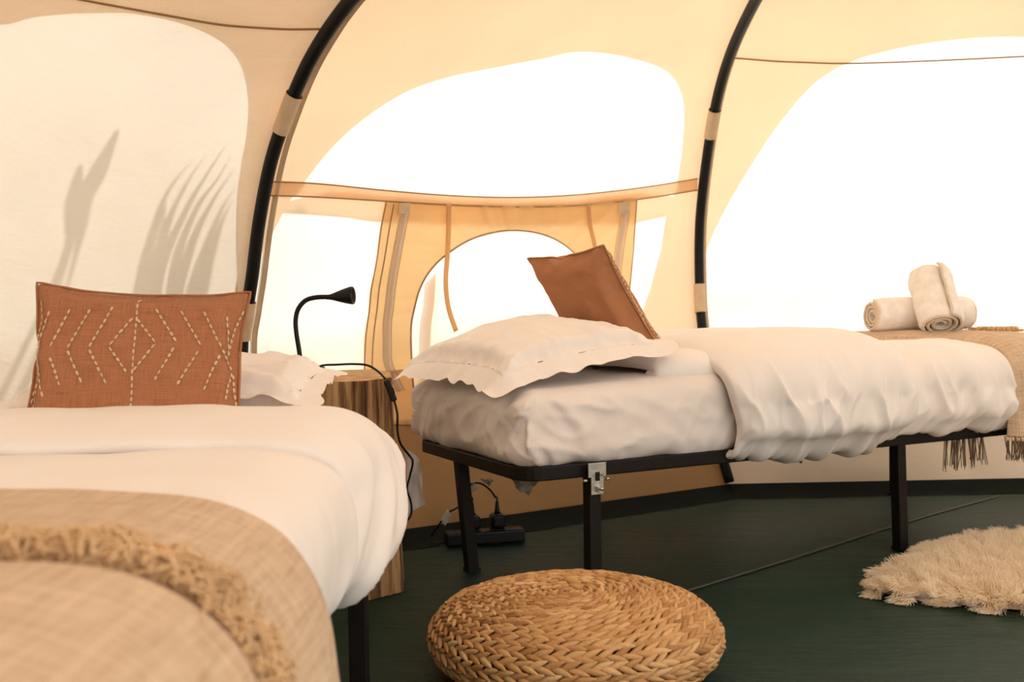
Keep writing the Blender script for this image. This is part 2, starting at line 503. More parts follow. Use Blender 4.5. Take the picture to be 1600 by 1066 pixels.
# arches of single thin canvas, outlined as holes of the second (tan) layer
def arch_generic():
    t = np.linspace(0, math.pi, 30)
    a = np.stack([0.5 - 0.38 * np.cos(t), 0.30 + 0.22 * np.sin(t)], -1)
    return np.vstack([[(0.12, 0.09)], a, [(0.88, 0.09)]])
uA = pLA.invs([(374, 430), (372, 380), (374, 300), (384, 235), (391, 175), (387, 125), (372, 88), (342, 60), (290, 37), (220, 22), (150, 20), (60, 26), (0, 38)])
lo = uA[-1]
_t = np.linspace(0.08, 1, 14)
tailA = np.stack([lo[0] - (lo[0] - 0.10) * np.sin(_t * math.pi / 2), lo[1] - (lo[1] - 0.22) * (1 - np.cos(_t * math.pi / 2))], -1)
holeLA = np.vstack([resample(smooth_curve(np.vstack([uA, tailA]), 200), 110), [(0.10, 0.10), (0.985, 0.10)]])
h1 = np.vstack([resample(smooth_curve(pAB.invs([(455, 312), (480, 280), (522, 228), (578, 179), (640, 141), (705, 119), (780, 104), (850, 91), (900, 81), (955, 84), (1010, 97), (1043, 112), (1061, 136), (1069, 172), (1066, 230), (1058, 286), (1053, 306)]), 200), 100),
                pAB.invs([(1000, 300), (900, 312), (800, 315), (700, 311), (600, 304), (520, 296)])])
h2 = np.vstack([pAB.invs([(445, 331), (515, 336), (585, 345), (700, 349), (800, 352), (900, 350), (990, 348), (1041, 337), (1034, 385), (1016, 450), (994, 520), (978, 590)]),
                [(0.72, 0.13), (0.03, 0.13)], pAB.invs([(379, 500), (388, 445), (410, 397)])])
uC = pBC.invs([(1099, 405), (1120, 352), (1160, 280), (1212, 200), (1272, 130), (1330, 96), (1400, 76), (1480, 63), (1560, 57), (1640, 60)])
hi_ = uC[-1]
tailC = np.stack([hi_[0] + (0.94 - hi_[0]) * np.sin(_t * math.pi / 2), hi_[1] - (hi_[1] - 0.22) * (1 - np.cos(_t * math.pi / 2))], -1)
holeBC = np.vstack([resample(smooth_curve(np.vstack([uC, tailC]), 200), 110), [(0.94, 0.07), (0.012, 0.07), (0.012, 0.2)]])

wl = panel_wall('wall_left', pLA, [holeLA], 0.009, 'cream canvas tent wall behind the left bed, wide arch and grass shadows', nv=210, mat=M['canvas_dim'])
wb = panel_wall('wall_back', pAB, [h1, h2], 0.008, 'canvas tent wall between the two black poles with an arched bright area')
wr_ = panel_wall('wall_right', pBC, [holeBC], 0.008, 'bright canvas tent wall right of the second pole behind the towels')
_other = [('C', 'D', 'wall_far_right'), ('D', 'E', 'wall_side_right'), ('G', 'H', 'wall_front_left'), ('H', 'L', 'wall_side_left')]
for k, (a, b, nm) in enumerate(_other):
    panel_wall(nm, Panel(a, b, 0.10, 40 + k), [arch_generic()], 0.010, 'canvas tent wall panel outside the view, ' + nm.replace('wall_', '').replace('_', ' '), 40, 60)

# floor, its upturned edge, ground outside
BL = [BASE[k] for k in 'LABCDEFGH']
n = 70
xs = np.linspace(-2.6, 4.3, n * 2); ys = np.linspace(-2.3, 4.3, n * 2)
X, Y = np.meshgrid(xs, ys, indexing='ij')
Zf = 0.0015 * fbm(X * 2.0 + Y, Y * 5 - X * 2, 5, 3) - 0.002
fl = mk('floor', np.stack([X, Y, Zf], -1).reshape(-1, 3), gridfaces(2 * n, 2 * n)[:, ::-1], M['floor'])
tag(fl, 'dark green groundsheet floor of the tent', 'floor', kind='structure')
ctr = np.array([(BASE[k][0], BASE[k][1]) for k in 'LABCDEFGH'])
cc = resample(ctr, 180, closed=True)
lens = []
def upright(name, a, b, label):
    t = np.linspace(0, 1, 40)[:, None]; p = np.array(BASE[a]) * (1 - t) + np.array(BASE[b]) * t
    d = p - CENTER; d /= np.linalg.norm(d, axis=1)[:, None]
    rows = [np.c_[p - d * 0.09, np.full(40, 0.002)], np.c_[p - d * 0.03, np.full(40, 0.012)], np.c_[p + d * 0.008, np.full(40, 0.045)]]
    v = np.stack(rows, 1).reshape(-1, 3)
    o = mk(name, v, gridfaces(40, 3), M['sheet_edge_shade']); tag(o, label, 'baseboard', kind='structure')
upright('baseboard_left', 'L', 'A', 'dark green upturned edge of the groundsheet under the left wall, darkened as in shade')
upright('baseboard_back', 'A', 'B', 'dark green upturned edge of the groundsheet under the back wall, darkened as in shade')
upright('baseboard_right', 'B', 'C', 'dark green upturned edge of the groundsheet under the right wall, darkened as in shade')
seam_pts = [onz(x, y, 0.0015) for x, y in ((1040, 933), (1090, 918), (1180, 890), (1270, 862), (1360, 833), (1470, 800), (1560, 775))]
sp = smooth_curve(seam_pts, 60); sp[:, 2] = 0.0015
v, f = tube(sp, 0.006, 6, flat=0.25)
mk('seam', v, f, m_plain('groundsheet_seam', (0.075, 0.070, 0.055), 0.6), fl)
gm = mk('ground', [(-30, -30, -0.02), (30, -30, -0.02), (30, 30, -0.02), (-30, 30, -0.02)], [[0, 1, 2, 3]], M['meadow'])
tag(gm, 'meadow ground outside the tent', 'ground', kind='structure')

# sewn details on the wall canvas
def px_line(panel, pix, r, name, mat, parent, off=-0.005, flat=0.5, n=80):
    uv = resample(smooth_curve(panel.invs(pix), 200), n)
    v, f = tube(panel(uv[:, 0], uv[:, 1], off), r, 6, flat=flat)
    return mk(name, v, f, mat, parent)

def px_strip(panel, pa, pb, name, mat, parent, off=-0.006, n=90, m=7, thick=0.003, single=False):
    a = resample(smooth_curve(panel.invs(pa), 200), n); b = resample(smooth_curve(panel.invs(pb), 200), n)
    t = np.linspace(0, 1, m)[None, :, None]
    uv = a[:, None] * (1 - t) + b[:, None] * t
    p1 = panel(uv[..., 0], uv[..., 1], off); p2 = panel(uv[..., 0], uv[..., 1], off + thick)
    f1 = gridfaces(n, m); f2 = gridfaces(n, m, off=n * m)[:, ::-1]
    if single: return mk(name, p1.reshape(-1, 3), f1, mat, parent)
    return mk(name, np.vstack([p1.reshape(-1, 3), p2.reshape(-1, 3)]), np.vstack([f1, f2]), mat, parent)

px_line(pLA, [(60, -14), (130, 0), (250, 22), (350, 39), (440, 45), (503, 45)], 0.006, 'seam', M['seam'], wl)
px_line(pBC, [(1135, 90), (1220, 96), (1320, 99), (1450, 95), (1600, 88), (1700, 84)], 0.006, 'seam', M['seam'], wr_)
bt = [(418, 283), (500, 287), (600, 297), (700, 305), (800, 308), (900, 304), (1000, 293), (1089, 279)]
bb = [(414, 305), (500, 308), (600, 314), (700, 320), (800, 323), (900, 321), (1000, 311), (1089, 297)]
px_strip(pAB, bt, bb, 'band', M['tan'], wb, off=-0.007, single=True)
px_line(pAB, bt, 0.0045, 'piping', M['seam'], wb, -0.009)
px_line(pAB, bb, 0.0045, 'piping', M['seam'], wb, -0.009)

# zipped tan window panel hanging from the band
win = tag(empty('window_1'), 'tan zipped canvas window with half-round opening behind the white pillow', 'window', kind='structure')
wo = np.vstack([pAB.invs([(600, 313), (593, 350), (586, 400), (577, 450), (570, 510), (566, 570), (565, 620), (566, 660)]),
                pAB.invs([(700, 668), (850, 668), (970, 660)]),
                pAB.invs([(974, 600), (978, 520), (984, 430), (989, 370), (994, 308), (900, 319), (800, 321), (700, 318)])])
wo = resample(wo, 220, closed=True)
wh = smooth_uv(pAB, [(652, 655), (643, 600), (640, 545), (642, 495), (652, 455), (670, 422), (697, 396), (735, 373), (780, 361), (822, 361), (860, 371), (892, 392), (920, 425), (942, 465), (955, 510), (960, 560), (958, 655)], 120)
cu, cv = wh.mean(0)
def pucker(u, v):
    a = np.arctan2((v - cv) * 2.2, u - cu)
    r = np.hypot(u - cu, (v - cv) * 2.2)
    return 0.009 * (ridge(a * 6.0, r * 3, 77, 2) - 0.5) + 0.008 * (ridge(u * 9, v * 55, 78, 2) - 0.5) * sstep(0.10, -0.25, u - cu)
v, f = cut_sheet(pAB, wo, [wh], -0.014, 120, 120, pucker)
mk('window_panel', v, f, M['tan_in'], win)
v, f = tube(pAB(wh[:, 0], wh[:, 1], -0.016), 0.0035, 6, flat=0.6); mk('opening_hem', v, f, M['seam'], win)
for pts in ([(600, 316), (593, 350), (586, 400), (577, 450), (570, 510), (566, 570), (565, 640)], [(612, 318), (606, 350), (598, 400), (589, 450), (582, 510), (578, 570), (577, 640)],
            [(993, 312), (989, 370), (984, 430), (978, 520)]):
    px_line(pAB, pts, 0.0025, 'piping', M['seam'], win, -0.020)
def zipper(pts):
    z = px_line(pAB, pts, 0.013, 'zip_tape', M['zip'], win, -0.022, 0.14)
    for dx in (-6.5, 6.5): px_line(pAB, [(x + dx, y) for x, y in pts], 0.0022, 'zip_edge', M['hem'], z, -0.0245)
    px_line(pAB, pts, 0.0035, 'zip_teeth', M['zip'], z, -0.025, 0.5)
zipper([(629, 330), (619, 380), (610, 430), (604, 480), (601, 530), (602, 565), (612, 590), (622, 610)])
zipper([(975, 328), (970, 360), (964, 400), (960, 440), (958, 500)])
for x in (627, 972):
    px_strip(pAB, [(x - 8, 316), (x - 9, 333)], [(x + 10, 316), (x + 9, 333)], 'zip_garage', M['hem'], win, -0.026, 8, 5)
def strap(pts, name, w=0.010, droop=-0.03):
    P = []
    for x, y, o in pts:
        u = pAB.inv(x, y); P.append(pAB(u[0], u[1], o))
    c = smooth_curve(P, 40); v, f = tube(c, w, 8, flat=0.15, up=(0.55, -0.83, 0))
    return mk(name, v, f, M['tan_in'], win)
strap([(698, 317, -0.022), (697, 350, -0.026), (693, 395, -0.04), (688, 440, -0.055), (691, 480, -0.065), (702, 516, -0.07)], 'tie_strap')
strap([(917, 318, -0.022), (919, 350, -0.026), (925, 385, -0.04), (927, 430, -0.05)], 'tie_strap')
px_strip(pAB, [(668, 440), (664, 480), (660, 560), (655, 640)], [(685, 420), (681, 480), (676, 560), (670, 640)], 'rear_strap', M['tan'], wb, 0.02, 30, 4)

# ------------------------------------------------------------------ poles
def tent_pole(key, r, label, sleeves, vmax=0.8):
    P = POLE[key].copy()
    d = CENTER - P[:, :2]; d /= np.linalg.norm(d, axis=1)[:, None] + 1e-6
    P[:, :2] += d * (r + 0.012); P[:, 2] -= 0.02 * np.linspace(0, 1, NP) ** 2
    root = tag(empty('tent_pole'), label, 'tent pole', 'curved black tent poles')
    k = int(NP * vmax)
    v, f = tube(P[3:k:2], r, 14); mk('shaft', v, f, M['pole'], root)
    t = np.gradient(P, axis=0); t /= np.linalg.norm(t, axis=1)[:, None]
    pr = project(P)
    for (y0, y1) in sleeves:
        i0, i1 = [int(np.argmin(np.abs(pr[:k, 1] - yy))) for yy in (y1, y0)]
        i0, i1 = min(i0, i1), max(i0, i1) + 1
        q = resample(P[i0:i1 + 1], 8)
        v, f = tube(q, r * 1.22, 16, caps=False); v2, f2 = tube(q, r * 1.10, 16, caps=False)
        sl = mk('fabric_sleeve', *join([(v, f), (v2, [x[::-1] for x in f2])]), M['hem'], root)
        # the tab that ties the sleeve to the wall
        o = np.stack([q, q], 1)
        dd = np.c_[-(CENTER - q[:, :2]), np.zeros(len(q))]; dd /= np.linalg.norm(dd, axis=1)[:, None]
        tv = np.stack([q + dd * r * 1.0, q + dd * (r + 0.02)], 1).reshape(-1, 3)
        mk('sleeve_tab', tv, gridfaces(len(q), 2), M['hem'], sl)
    return root
tent_pole('A', 0.0195, 'curved black tent pole rising behind the left bed', [(155, 204), (484, 530)])
tent_pole('B', 0.0195, 'curved black tent pole rising behind the right bed', [(176, 214), (450, 490)])
def hem_beside(panel, uu, name, parent, r=0.012, v0=0.03, v1=0.62):
    t = np.linspace(v0, v1, 90)
    v, f = tube(panel(np.full(90, uu), t, -0.004), r, 6, flat=0.2); return mk(name, v, f, M['hem'], parent)
hem_beside(pAB, 0.030, 'pole_hem', wb)
hem_beside(pAB, 0.012, 'pole_hem', wb, 0.006)
hem_beside(pBC, 0.016, 'pole_hem', wr_, 0.008)

# ------------------------------------------------------------------ soft goods: inflated cushions (position based cloth)
def inflate(w, h, nx, ny, vol, steps=110, seed=0, jitter=0.002):
    idx = {}; pts = []; flat = []
    for sd in (0, 1):
        for j in range(ny + 1):
            for i in range(nx + 1):
                e = i in (0, nx) or j in (0, ny)
                if sd and e: idx[1, i, j] = idx[0, i, j]; continue
                idx[sd, i, j] = len(pts)
                a, b = 2 * i / nx - 1, 2 * j / ny - 1
                z = 0 if e else 0.02 * (1 - a * a) * (1 - b * b) * (1 if sd == 0 else -1) + (0.004 if sd == 0 else -0.004)
                pts.append((a * w / 2, b * h / 2, z)); flat.append((a, b, sd))
    P = np.array(pts); P += np.random.default_rng(seed).normal(0, jitter, P.shape) * [0.3, 0.3, 1]
    faces = []; E = {}
    def edge(a, b, L, st):
        k = (min(a, b), max(a, b))
        if k not in E and a != b: E[k] = (L, st)
    dx, dy = w / nx, h / ny
    for sd in (0, 1):
        for j in range(ny + 1):
            for i in range(nx + 1):
                a = idx[sd, i, j]
                if i < nx: edge(a, idx[sd, i + 1, j], dx, 1.0)
                if j < ny: edge(a, idx[sd, i, j + 1], dy, 1.0)
                if i < nx and j < ny:
                    q = [a, idx[sd, i + 1, j], idx[sd, i + 1, j + 1], idx[sd, i, j + 1]]
                    faces.append(q if sd == 0 else q[::-1])
                    edge(a, idx[sd, i + 1, j + 1], math.hypot(dx, dy), 0.35)
                    edge(idx[sd, i + 1, j], idx[sd, i, j + 1], math.hypot(dx, dy), 0.35)
                if i < nx - 1: edge(a, idx[sd, i + 2, j], 2 * dx, 0.06)
                if j < ny - 1: edge(a, idx[sd, i, j + 2], 2 * dy, 0.06)
    ks = np.array(list(E.keys())); L = np.array([x[0] for x in E.values()]); S = np.array([x[1] for x in E.values()])
    # greedy colouring so that each batch can be solved at once
    used = [set() for _ in pts]; colr = np.zeros(len(ks), int)
    for e, (a, b) in enumerate(ks):
        c = 0
        ua, ub = used[a], used[b]
        while c in ua or c in ub: c += 1
        ua.add(c); ub.add(c); colr[e] = c
    batches = [np.where(colr == c)[0] for c in range(colr.max() + 1)]
    F4 = np.array(faces); V = np.zeros_like(P)
    tgt = vol
    for it in range(steps):
        a, b, c, d = (P[F4[:, k]] for k in range(4))
        nrm = np.cross(c - a, d - b) * 0.5
        volm = ((a + b + c + d) / 4 * nrm).sum() / 3
        pr = np.clip(tgt * min(1, (it + 10) / 40) / max(volm, 1e-5) - 1, -0.5, 3)
        acc = np.zeros_like(P)
        for k in range(4): np.add.at(acc, F4[:, k], nrm / 4)
        acc /= (dx * dy)
        V = (V + acc * pr * 0.0016) * 0.93
        old = P.copy(); P = P + V
        for rep in range(5):
            for bt_ in batches:
                i, j = ks[bt_, 0], ks[bt_, 1]
                dv = P[j] - P[i]; l = np.linalg.norm(dv, axis=1) + 1e-9
                cs = (l - L[bt_]) / l * 0.5
                st = np.where(l > L[bt_], np.where(S[bt_] > 0.5, 1.0, S[bt_]), S[bt_] * 0.55)
                cr = dv * (cs * st)[:, None]
                P[i] += cr; P[j] -= cr
        V = P - old
    return P, faces, np.array(flat), idx

def boundary(idx, nx, ny):
    b = [idx[0, i, 0] for i in range(nx)] + [idx[0, nx, j] for j in range(ny)] + [idx[0, i, ny] for i in range(nx, 0, -1)] + [idx[0, 0, j] for j in range(ny, 0, -1)]
    return b

PNX, PNY = 72, 52
PILLOW = list(inflate(0.62, 0.44, PNX, PNY, 0.0150, 100, 3))
CNX, CNY = 48, 34
CUSHION = list(inflate(0.46, 0.32, CNX, CNY, 0.0074, 90, 8))

def crease(S, w, h, amp, reach, freq, seed, broad=0.004):
    P, fl_ = S[0], S[2]
    a, b, sd = fl_[:, 0], fl_[:, 1], fl_[:, 2]
    ex = (1 - np.abs(a)) * w / 2; ey = (1 - np.abs(b)) * h / 2; d = np.minimum(ex, ey)
    t = np.where(ex < ey, b * h / 2 * 1.0 + np.sign(a) * 3, a * w / 2 + np.sign(b) * 7)
    k = np.exp(-d / reach) * sstep(0, 0.012, d)
    r = (ridge(t * freq, d * 6 + sd * 9, seed, 2.4) - 0.45) * amp * k
    r = r + broad * (ridge(a * w * 5 + b * 1.2, b * h * 5 + sd * 5, seed + 3, 3) - 0.4) * sstep(0, 0.04, d)
    S[0] = P + np.c_[np.zeros(len(P)), np.zeros(len(P)), r * np.where(sd == 0, 1, -1)]
crease(PILLOW, 0.62, 0.44, 0.022, 0.075, 26, 5, 0.010)
crease(CUSHION, 0.46, 0.32, 0.010, 0.035, 30, 15, 0.005)

def pose(P, w, h, corners, updir, lift=None, thick=1.0):
    """bilinear map of the flat (x, y) on four 3D corners (00, 10, 11, 01) and of z along updir"""
    c00, c10, c11, c01 = (np.asarray(c, float) for c in corners)
    a = P[:, 0] / w + 0.5; b = P[:, 1] / h + 0.5
    Q = (c00 * ((1 - a) * (1 - b))[:, None] + c10 * (a * (1 - b))[:, None] + c11 * (a * b)[:, None] + c01 * ((1 - a) * b)[:, None])
    z = P[:, 2] * thick
    if lift is not None: z = z + lift(a, b)
    return Q + np.asarray(updir, float)[None] * z[:, None]

def flanged(P, faces, idx, nx, ny, width, seed=0):
    """adds a flat border around the seam of an inflated pillow"""
    b = boundary(idx, nx, ny); B = P[b]; c = B.mean(0)
    n = len(b)
    tang = np.roll(B, -2, 0) - np.roll(B, 2, 0)
    out = np.cross(tang, [0, 0, 1.0]); out /= np.linalg.norm(out, axis=1)[:, None] + 1e-9
    sgn = np.sign(((B - c) * out).sum(1).sum()); out *= sgn
    for _ in range(4): out = (np.roll(out, 1, 0) + out + np.roll(out, -1, 0)); out /= np.linalg.norm(out, axis=1)[:, None]
    lens_ = np.ones(n); 
    for k in (0, nx, nx + ny, 2 * nx + ny):
        for d in range(-3, 4): lens_[(k + d) % n] = max(lens_[(k + d) % n], 1 + 0.40 * (1 - abs(d) / 4))
    rows = []
    t = np.arange(n) / n
    for m, s in enumerate((0.25, 0.55, 0.8, 1.0)):
        wav = 0.010 * s * (vn(t * 46, t * 0 + 0.5, seed) + 0.6 * vn(t * 90, t * 0 + 3.5, seed + 1))
        wav[-4:] = wav[-4:] * np.linspace(1, 0, 4) + wav[0] * np.linspace(0, 1, 4)
        rows.append(B + out * (width * s * lens_)[:, None] + np.c_[np.zeros(n), np.zeros(n), wav])
    V = np.vstack([P] + rows); F_ = list(faces); k0 = len(P)
    prev = list(b)
    for m in range(4):
        cur = [k0 + m * n + i for i in range(n)]
        for i in range(n): F_.append([cur[i], cur[(i + 1) % n], prev[(i + 1) % n], prev[i]])
        prev = cur
    return V, F_

# ------------------------------------------------------------------ bed frames
def bed_frame(K, e1, e2, length, width, zb, label, legs, bracket=None, rail_h=0.036):
    root = tag(empty('bed_frame'), label, 'bed frame', 'black metal bed frames')
    K = np.array(K); e1 = np.array(e1); e2 = np.array(e2)
    def pt(s, w, z): q = K + e1 * s + e2 * w; return np.array([q[0], q[1], z])
    # rounded-corner rail loop
    rad = 0.07; pl = []
    for (cs, cw, a0) in ((length - rad, rad, -90), (length - rad, width - rad, 0), (rad, width - rad, 90), (rad, rad, 180)):
        for a in np.linspace(a0, a0 + 90, 7):
            pl.append((cs + rad * math.cos(math.radians(a)), cw + rad * math.sin(math.radians(a))))
    pl = np.array(pl); n = len(pl)
    tn = np.roll(pl, -1, 0) - np.roll(pl, 1, 0); tn /= np.linalg.norm(tn, axis=1)[:, None]
    nn = np.c_[tn[:, 1], -tn[:, 0]]
    V = []
    for k in range(n):
        for (o, z) in ((0, zb), (0, zb + rail_h), (-0.028, zb + rail_h), (-0.028, zb)):
            q = pl[k] + nn[k] * o; V.append(pt(q[0], q[1], z))
    Fc = []
    for k in range(n):
        for m in range(4): Fc.append([k * 4 + m, k * 4 + (m + 1) % 4, ((k + 1) % n) * 4 + (m + 1) % 4, ((k + 1) % n) * 4 + m][::-1])
    bevel(mk('rail', V, Fc, M['black'], root, smooth=False), 0.004)
    for s in np.linspace(0.18, length - 0.18, 7):
        mk('slat', *sqtube(pt(s, 0.026, zb + 0.024), pt(s, width - 0.026, zb + 0.024), 0.03, 0.014), M['black'], root, smooth=False)
    for (s, w, ds, ang) in legs:
        a = pt(s, w, zb + 0.004); b = pt(s + ds, w, 0.0)
        V, Fc = sqtube(a, b, 0.034, 0.034, up=(math.cos(ang), math.sin(ang), 0))
        lg = bevel(mk('leg', V, Fc, M['black'], root, smooth=False), 0.003)
        mk('foot_cap', *sqtube(pt(s + ds, w, 0.0), pt(s + ds, w, 0.012), 0.038, 0.038, up=(math.cos(ang), math.sin(ang), 0)), M['plastic'], lg, smooth=False)
    if bracket:
        s, w = bracket
        br = bevel(mk('bracket', *sqtube(pt(s - 0.026, w - 0.022, zb + 0.020), pt(s + 0.026, w - 0.022, zb + 0.020), 0.004, 0.036), M['steel'], root, smooth=False), 0.001)
        bevel(mk('bracket_arm', *sqtube(pt(s, w - 0.022, zb + 0.01), pt(s, w - 0.022, zb - 0.042), 0.036, 0.004, up=(-e2[0], -e2[1], 0)), M['steel'], br, smooth=False), 0.001)
        bevel(mk('bracket_slot', *sqtube(pt(s - 0.006, w - 0.0245, zb + 0.004), pt(s + 0.006, w - 0.0245, zb + 0.004), 0.003, 0.022), M['black'], br, smooth=False), 0.0008)
        c = pt(s + 0.004, w - 0.024, zb - 0.026); d = np.array([-e2[0], -e2[1], 0.0])
        v, f = tube([c, c + d * 0.008], 0.010, 6); mk('nut', v, f, M['steel'], br, smooth=False)
        v, f = tube([c, c + d * 0.017], 0.0045, 10); mk('bolt', v, f, M['steel'], br)
        for sx in (-0.028, 0.028):
            c = pt(s + sx, w - 0.02, zb - 0.005); v, f = tube([c, c + np.array([e1[0], e1[1], 0]) * 0.010 * np.sign(sx)], 0.004, 8); mk('pin', v, f, M['steel'], br)
    return root, pt

# right bed: K is the near corner at the head end
RK = (0.023, 2.405); RE1 = np.array([0.8926, 0.4509]); RE2 = np.array([-0.4509, 0.8926]); RL, RW, RZ = 2.0, 0.72, 0.32
ang = math.atan2(RE1[1], RE1[0])
rb, rp = bed_frame(RK, RE1, RE2, RL, RW, RZ, 'black metal bed frame with steel leg bracket under the right bed',
                   [(0.195, 0.004, 0.0, ang), (1.285, 0.02, 0.01, ang), (0.03, 0.445, 0.03, ang), (0.615, RW - 0.03, 0, ang), (1.94, 0.02, 0, ang), (1.982, RW - 0.06, 0, ang)],
                   (0.195, 0.0))
# left bed: along the view; K is its near... head right corner, s runs to the camera
LK = (-0.290, 2.25); LE1 = np.array([0.0, -1.0]); LE2 = np.array([-1.0, 0.0]); LL, LW, LZ = 1.85, 0.80, 0.32
lb, lp = bed_frame(LK, LE1, LE2, LL, LW, LZ, 'black metal bed frame under the left bed, one leg showing',
                   [(0.40, 0.005, 0, 0), (1.35, 0.005, 0, 0), (0.40, LW - 0.03, 0, 0), (1.35, LW - 0.03, 0, 0)])

# ------------------------------------------------------------------ mattresses
def mattress(name, pt, length, width, z0, z1, mat, label, seed, over=0.02, slope=0.0, amp=1.0, n=(230, 90, 30)):
    """rounded box with sheet wrinkles, built from six grids merged"""
    import bmesh
    def shape(s, w, h):
        # h in 0..1 up; rounded box
        return s, w, h
    bm = bmesh.new()
    na, nb, nc = n
    def add(fn, p, q):
        vs = [[bm.verts.new(fn(i / p, j / q)) for j in range(q + 1)] for i in range(p + 1)]
        for i in range(p):
            for j in range(q): bm.faces.new((vs[i][j], vs[i + 1][j], vs[i + 1][j + 1], vs[i][j + 1]))
    add(lambda a, b: (a, b, 1), na, nb); add(lambda a, b: (a, b, 0), na, nb)
    add(lambda a, b: (a, 0, b), na, nc); add(lambda a, b: (a, 1, b), na, nc)
    add(lambda a, b: (0, a, b), nb, nc); add(lambda a, b: (1, a, b), nb, nc)
    bmesh.ops.remove_doubles(bm, verts=bm.verts, dist=1e-5)
    bmesh.ops.recalc_face_normals(bm, faces=bm.faces)
    C = np.array([v.co[:] for v in bm.verts])
    L = np.array([length + 2 * over, width + 2 * over, z1 - z0]); R = np.array([0.05, 0.05, 0.05]).min()
    Q = (C - 0.5) * L
    inner = np.clip(Q, -(L / 2 - R), L / 2 - R); d = Q - inner
    # cube-corner to sphere mapping
    nd = np.linalg.norm(d, axis=1); mx = np.abs(d).max(1)
    d = np.where(nd[:, None] > 1e-9, d / (nd[:, None] + 1e-12) * mx[:, None], 0)
    Q = inner + d
    S = Q[:, 0] + length / 2; W = Q[:, 1] + width / 2; H = Q[:, 2] / (L[2] / 2)
    out = np.c_[np.sign(Q[:, 0]) * sstep(0.7, 1, np.abs(Q[:, 0]) / (L[0] / 2)), np.sign(Q[:, 1]) * sstep(0.7, 1, np.abs(Q[:, 1]) / (L[1] / 2))]
    onside = 1 - sstep(0.6, 1.0, H)
    t = np.arctan2(Q[:, 1], Q[:, 0]); per = S - W
    # distance from nearest vertical corner
    dc = np.hypot(np.minimum(S + over, length + over - S), np.minimum(W + over, width + over - W))
    corner = np.exp(-(dc / 0.16) ** 2)
    arc = np.where(np.abs(Q[:, 1]) / (L[1] / 2) > np.abs(Q[:, 0]) / (L[0] / 2), S, W + 3.1)
    wr = 0.011 * (ridge(arc * 8 + H * 0.9, H * 1.1 + 3, seed, 3) - 0.4) + 0.026 * corner * (ridge(arc * 18 + H * 1.1, H * 0.6, seed + 4, 2.5) - 0.45)
    wr = wr * (0.45 + 0.55 * np.exp(-S / 0.5)) + 0.005 * (ridge(arc * 15 - H * 0.9, H * 0.55, seed + 7, 3) - 0.35)
    wr = wr * onside * amp
    bulge = 0.012 * (1 - H ** 2) * np.clip(np.abs(out).max(1), 0, 1)
    nrm = out / (np.linalg.norm(out, axis=1)[:, None] + 1e-9)
    S = S + nrm[:, 0] * (wr + bulge); W = W + nrm[:, 1] * (wr + bulge)
    Z = (z0 + z1) / 2 + Q[:, 2] + slope * np.clip(S, 0, 1.2) * (H + 1) / 2 + 0.003 * fbm(S * 7, W * 7, seed + 2) * sstep(0.5, 1, H)
    # lower hem is drawn in and scalloped
    low = sstep(-0.55, -1.0, H)
    Z = Z - 0.008 * low * vn(arc * 12, arc * 0, seed + 5)
    for k, v in enumerate(bm.verts): v.co = pt(S[k], W[k], Z[k])
    me = bpy.data.meshes.new(name); bm.to_mesh(me); bm.free()
    me.polygons.foreach_set('use_smooth', [True] * len(me.polygons)); me.materials.append(mat)
    o = ob(name, me); tag(o, label, 'mattress')
    return o
mr = mattress('mattress', rp, RL, RW, 0.346, 0.543, M['sheet'], 'white sheeted mattress on the right bed frame', 31, 0.002, 0.045)
ml = mattress('mattress', lp, LL, LW, 0.345, 0.500, M['sheet'], 'white sheeted mattress of the left bed, corner showing by the log', 51, -0.004, 0.0, 0.35)

# cloth corners of the fitted sheet hanging under the right frame
def flap(pix, Y, name, mat, parent, seed, bow=0.02):
    p = [at(x, y, Y) for x, y in pix]; a, b, c, d = p
    n = 14; s, t = np.meshgrid(np.linspace(0, 1, n), np.linspace(0, 1, n), indexing='ij')
    P = (a * ((1 - s) * (1 - t))[..., None] + b * (s * (1 - t))[..., None] + c * (s * t)[..., None] + d * ((1 - s) * t)[..., None])
    P[..., 1] += bow * np.sin(s * math.pi) * t + 0.02 * vn(s * 3, t * 3, seed)
    f1 = gridfaces(n, n); Q = P.copy(); Q[..., 1] += 0.003
    return mk(name, np.vstack([P.reshape(-1, 3), Q.reshape(-1, 3)]), np.vstack([f1, f1[:, ::-1] + n * n]), mat, parent)
flap([(633, 700), (655, 716), (664, 790), (640, 802)], 3.02, 'loose_corner', M['sheet'], mr, 3)
flap([(799, 748), (848, 745), (826, 773), (808, 766)], 2.62, 'loose_corner', M['grey'], mr, 4, 0.01)
flap([(750, 748), (772, 752), (764, 760), (757, 757)], 2.62, 'loose_corner', M['grey'], mr, 5, 0.01)
flap([(1228, 712), (1258, 708), (1250, 723), (1238, 722)], 3.0, 'loose_corner', M['grey'], mr, 6, 0.01)

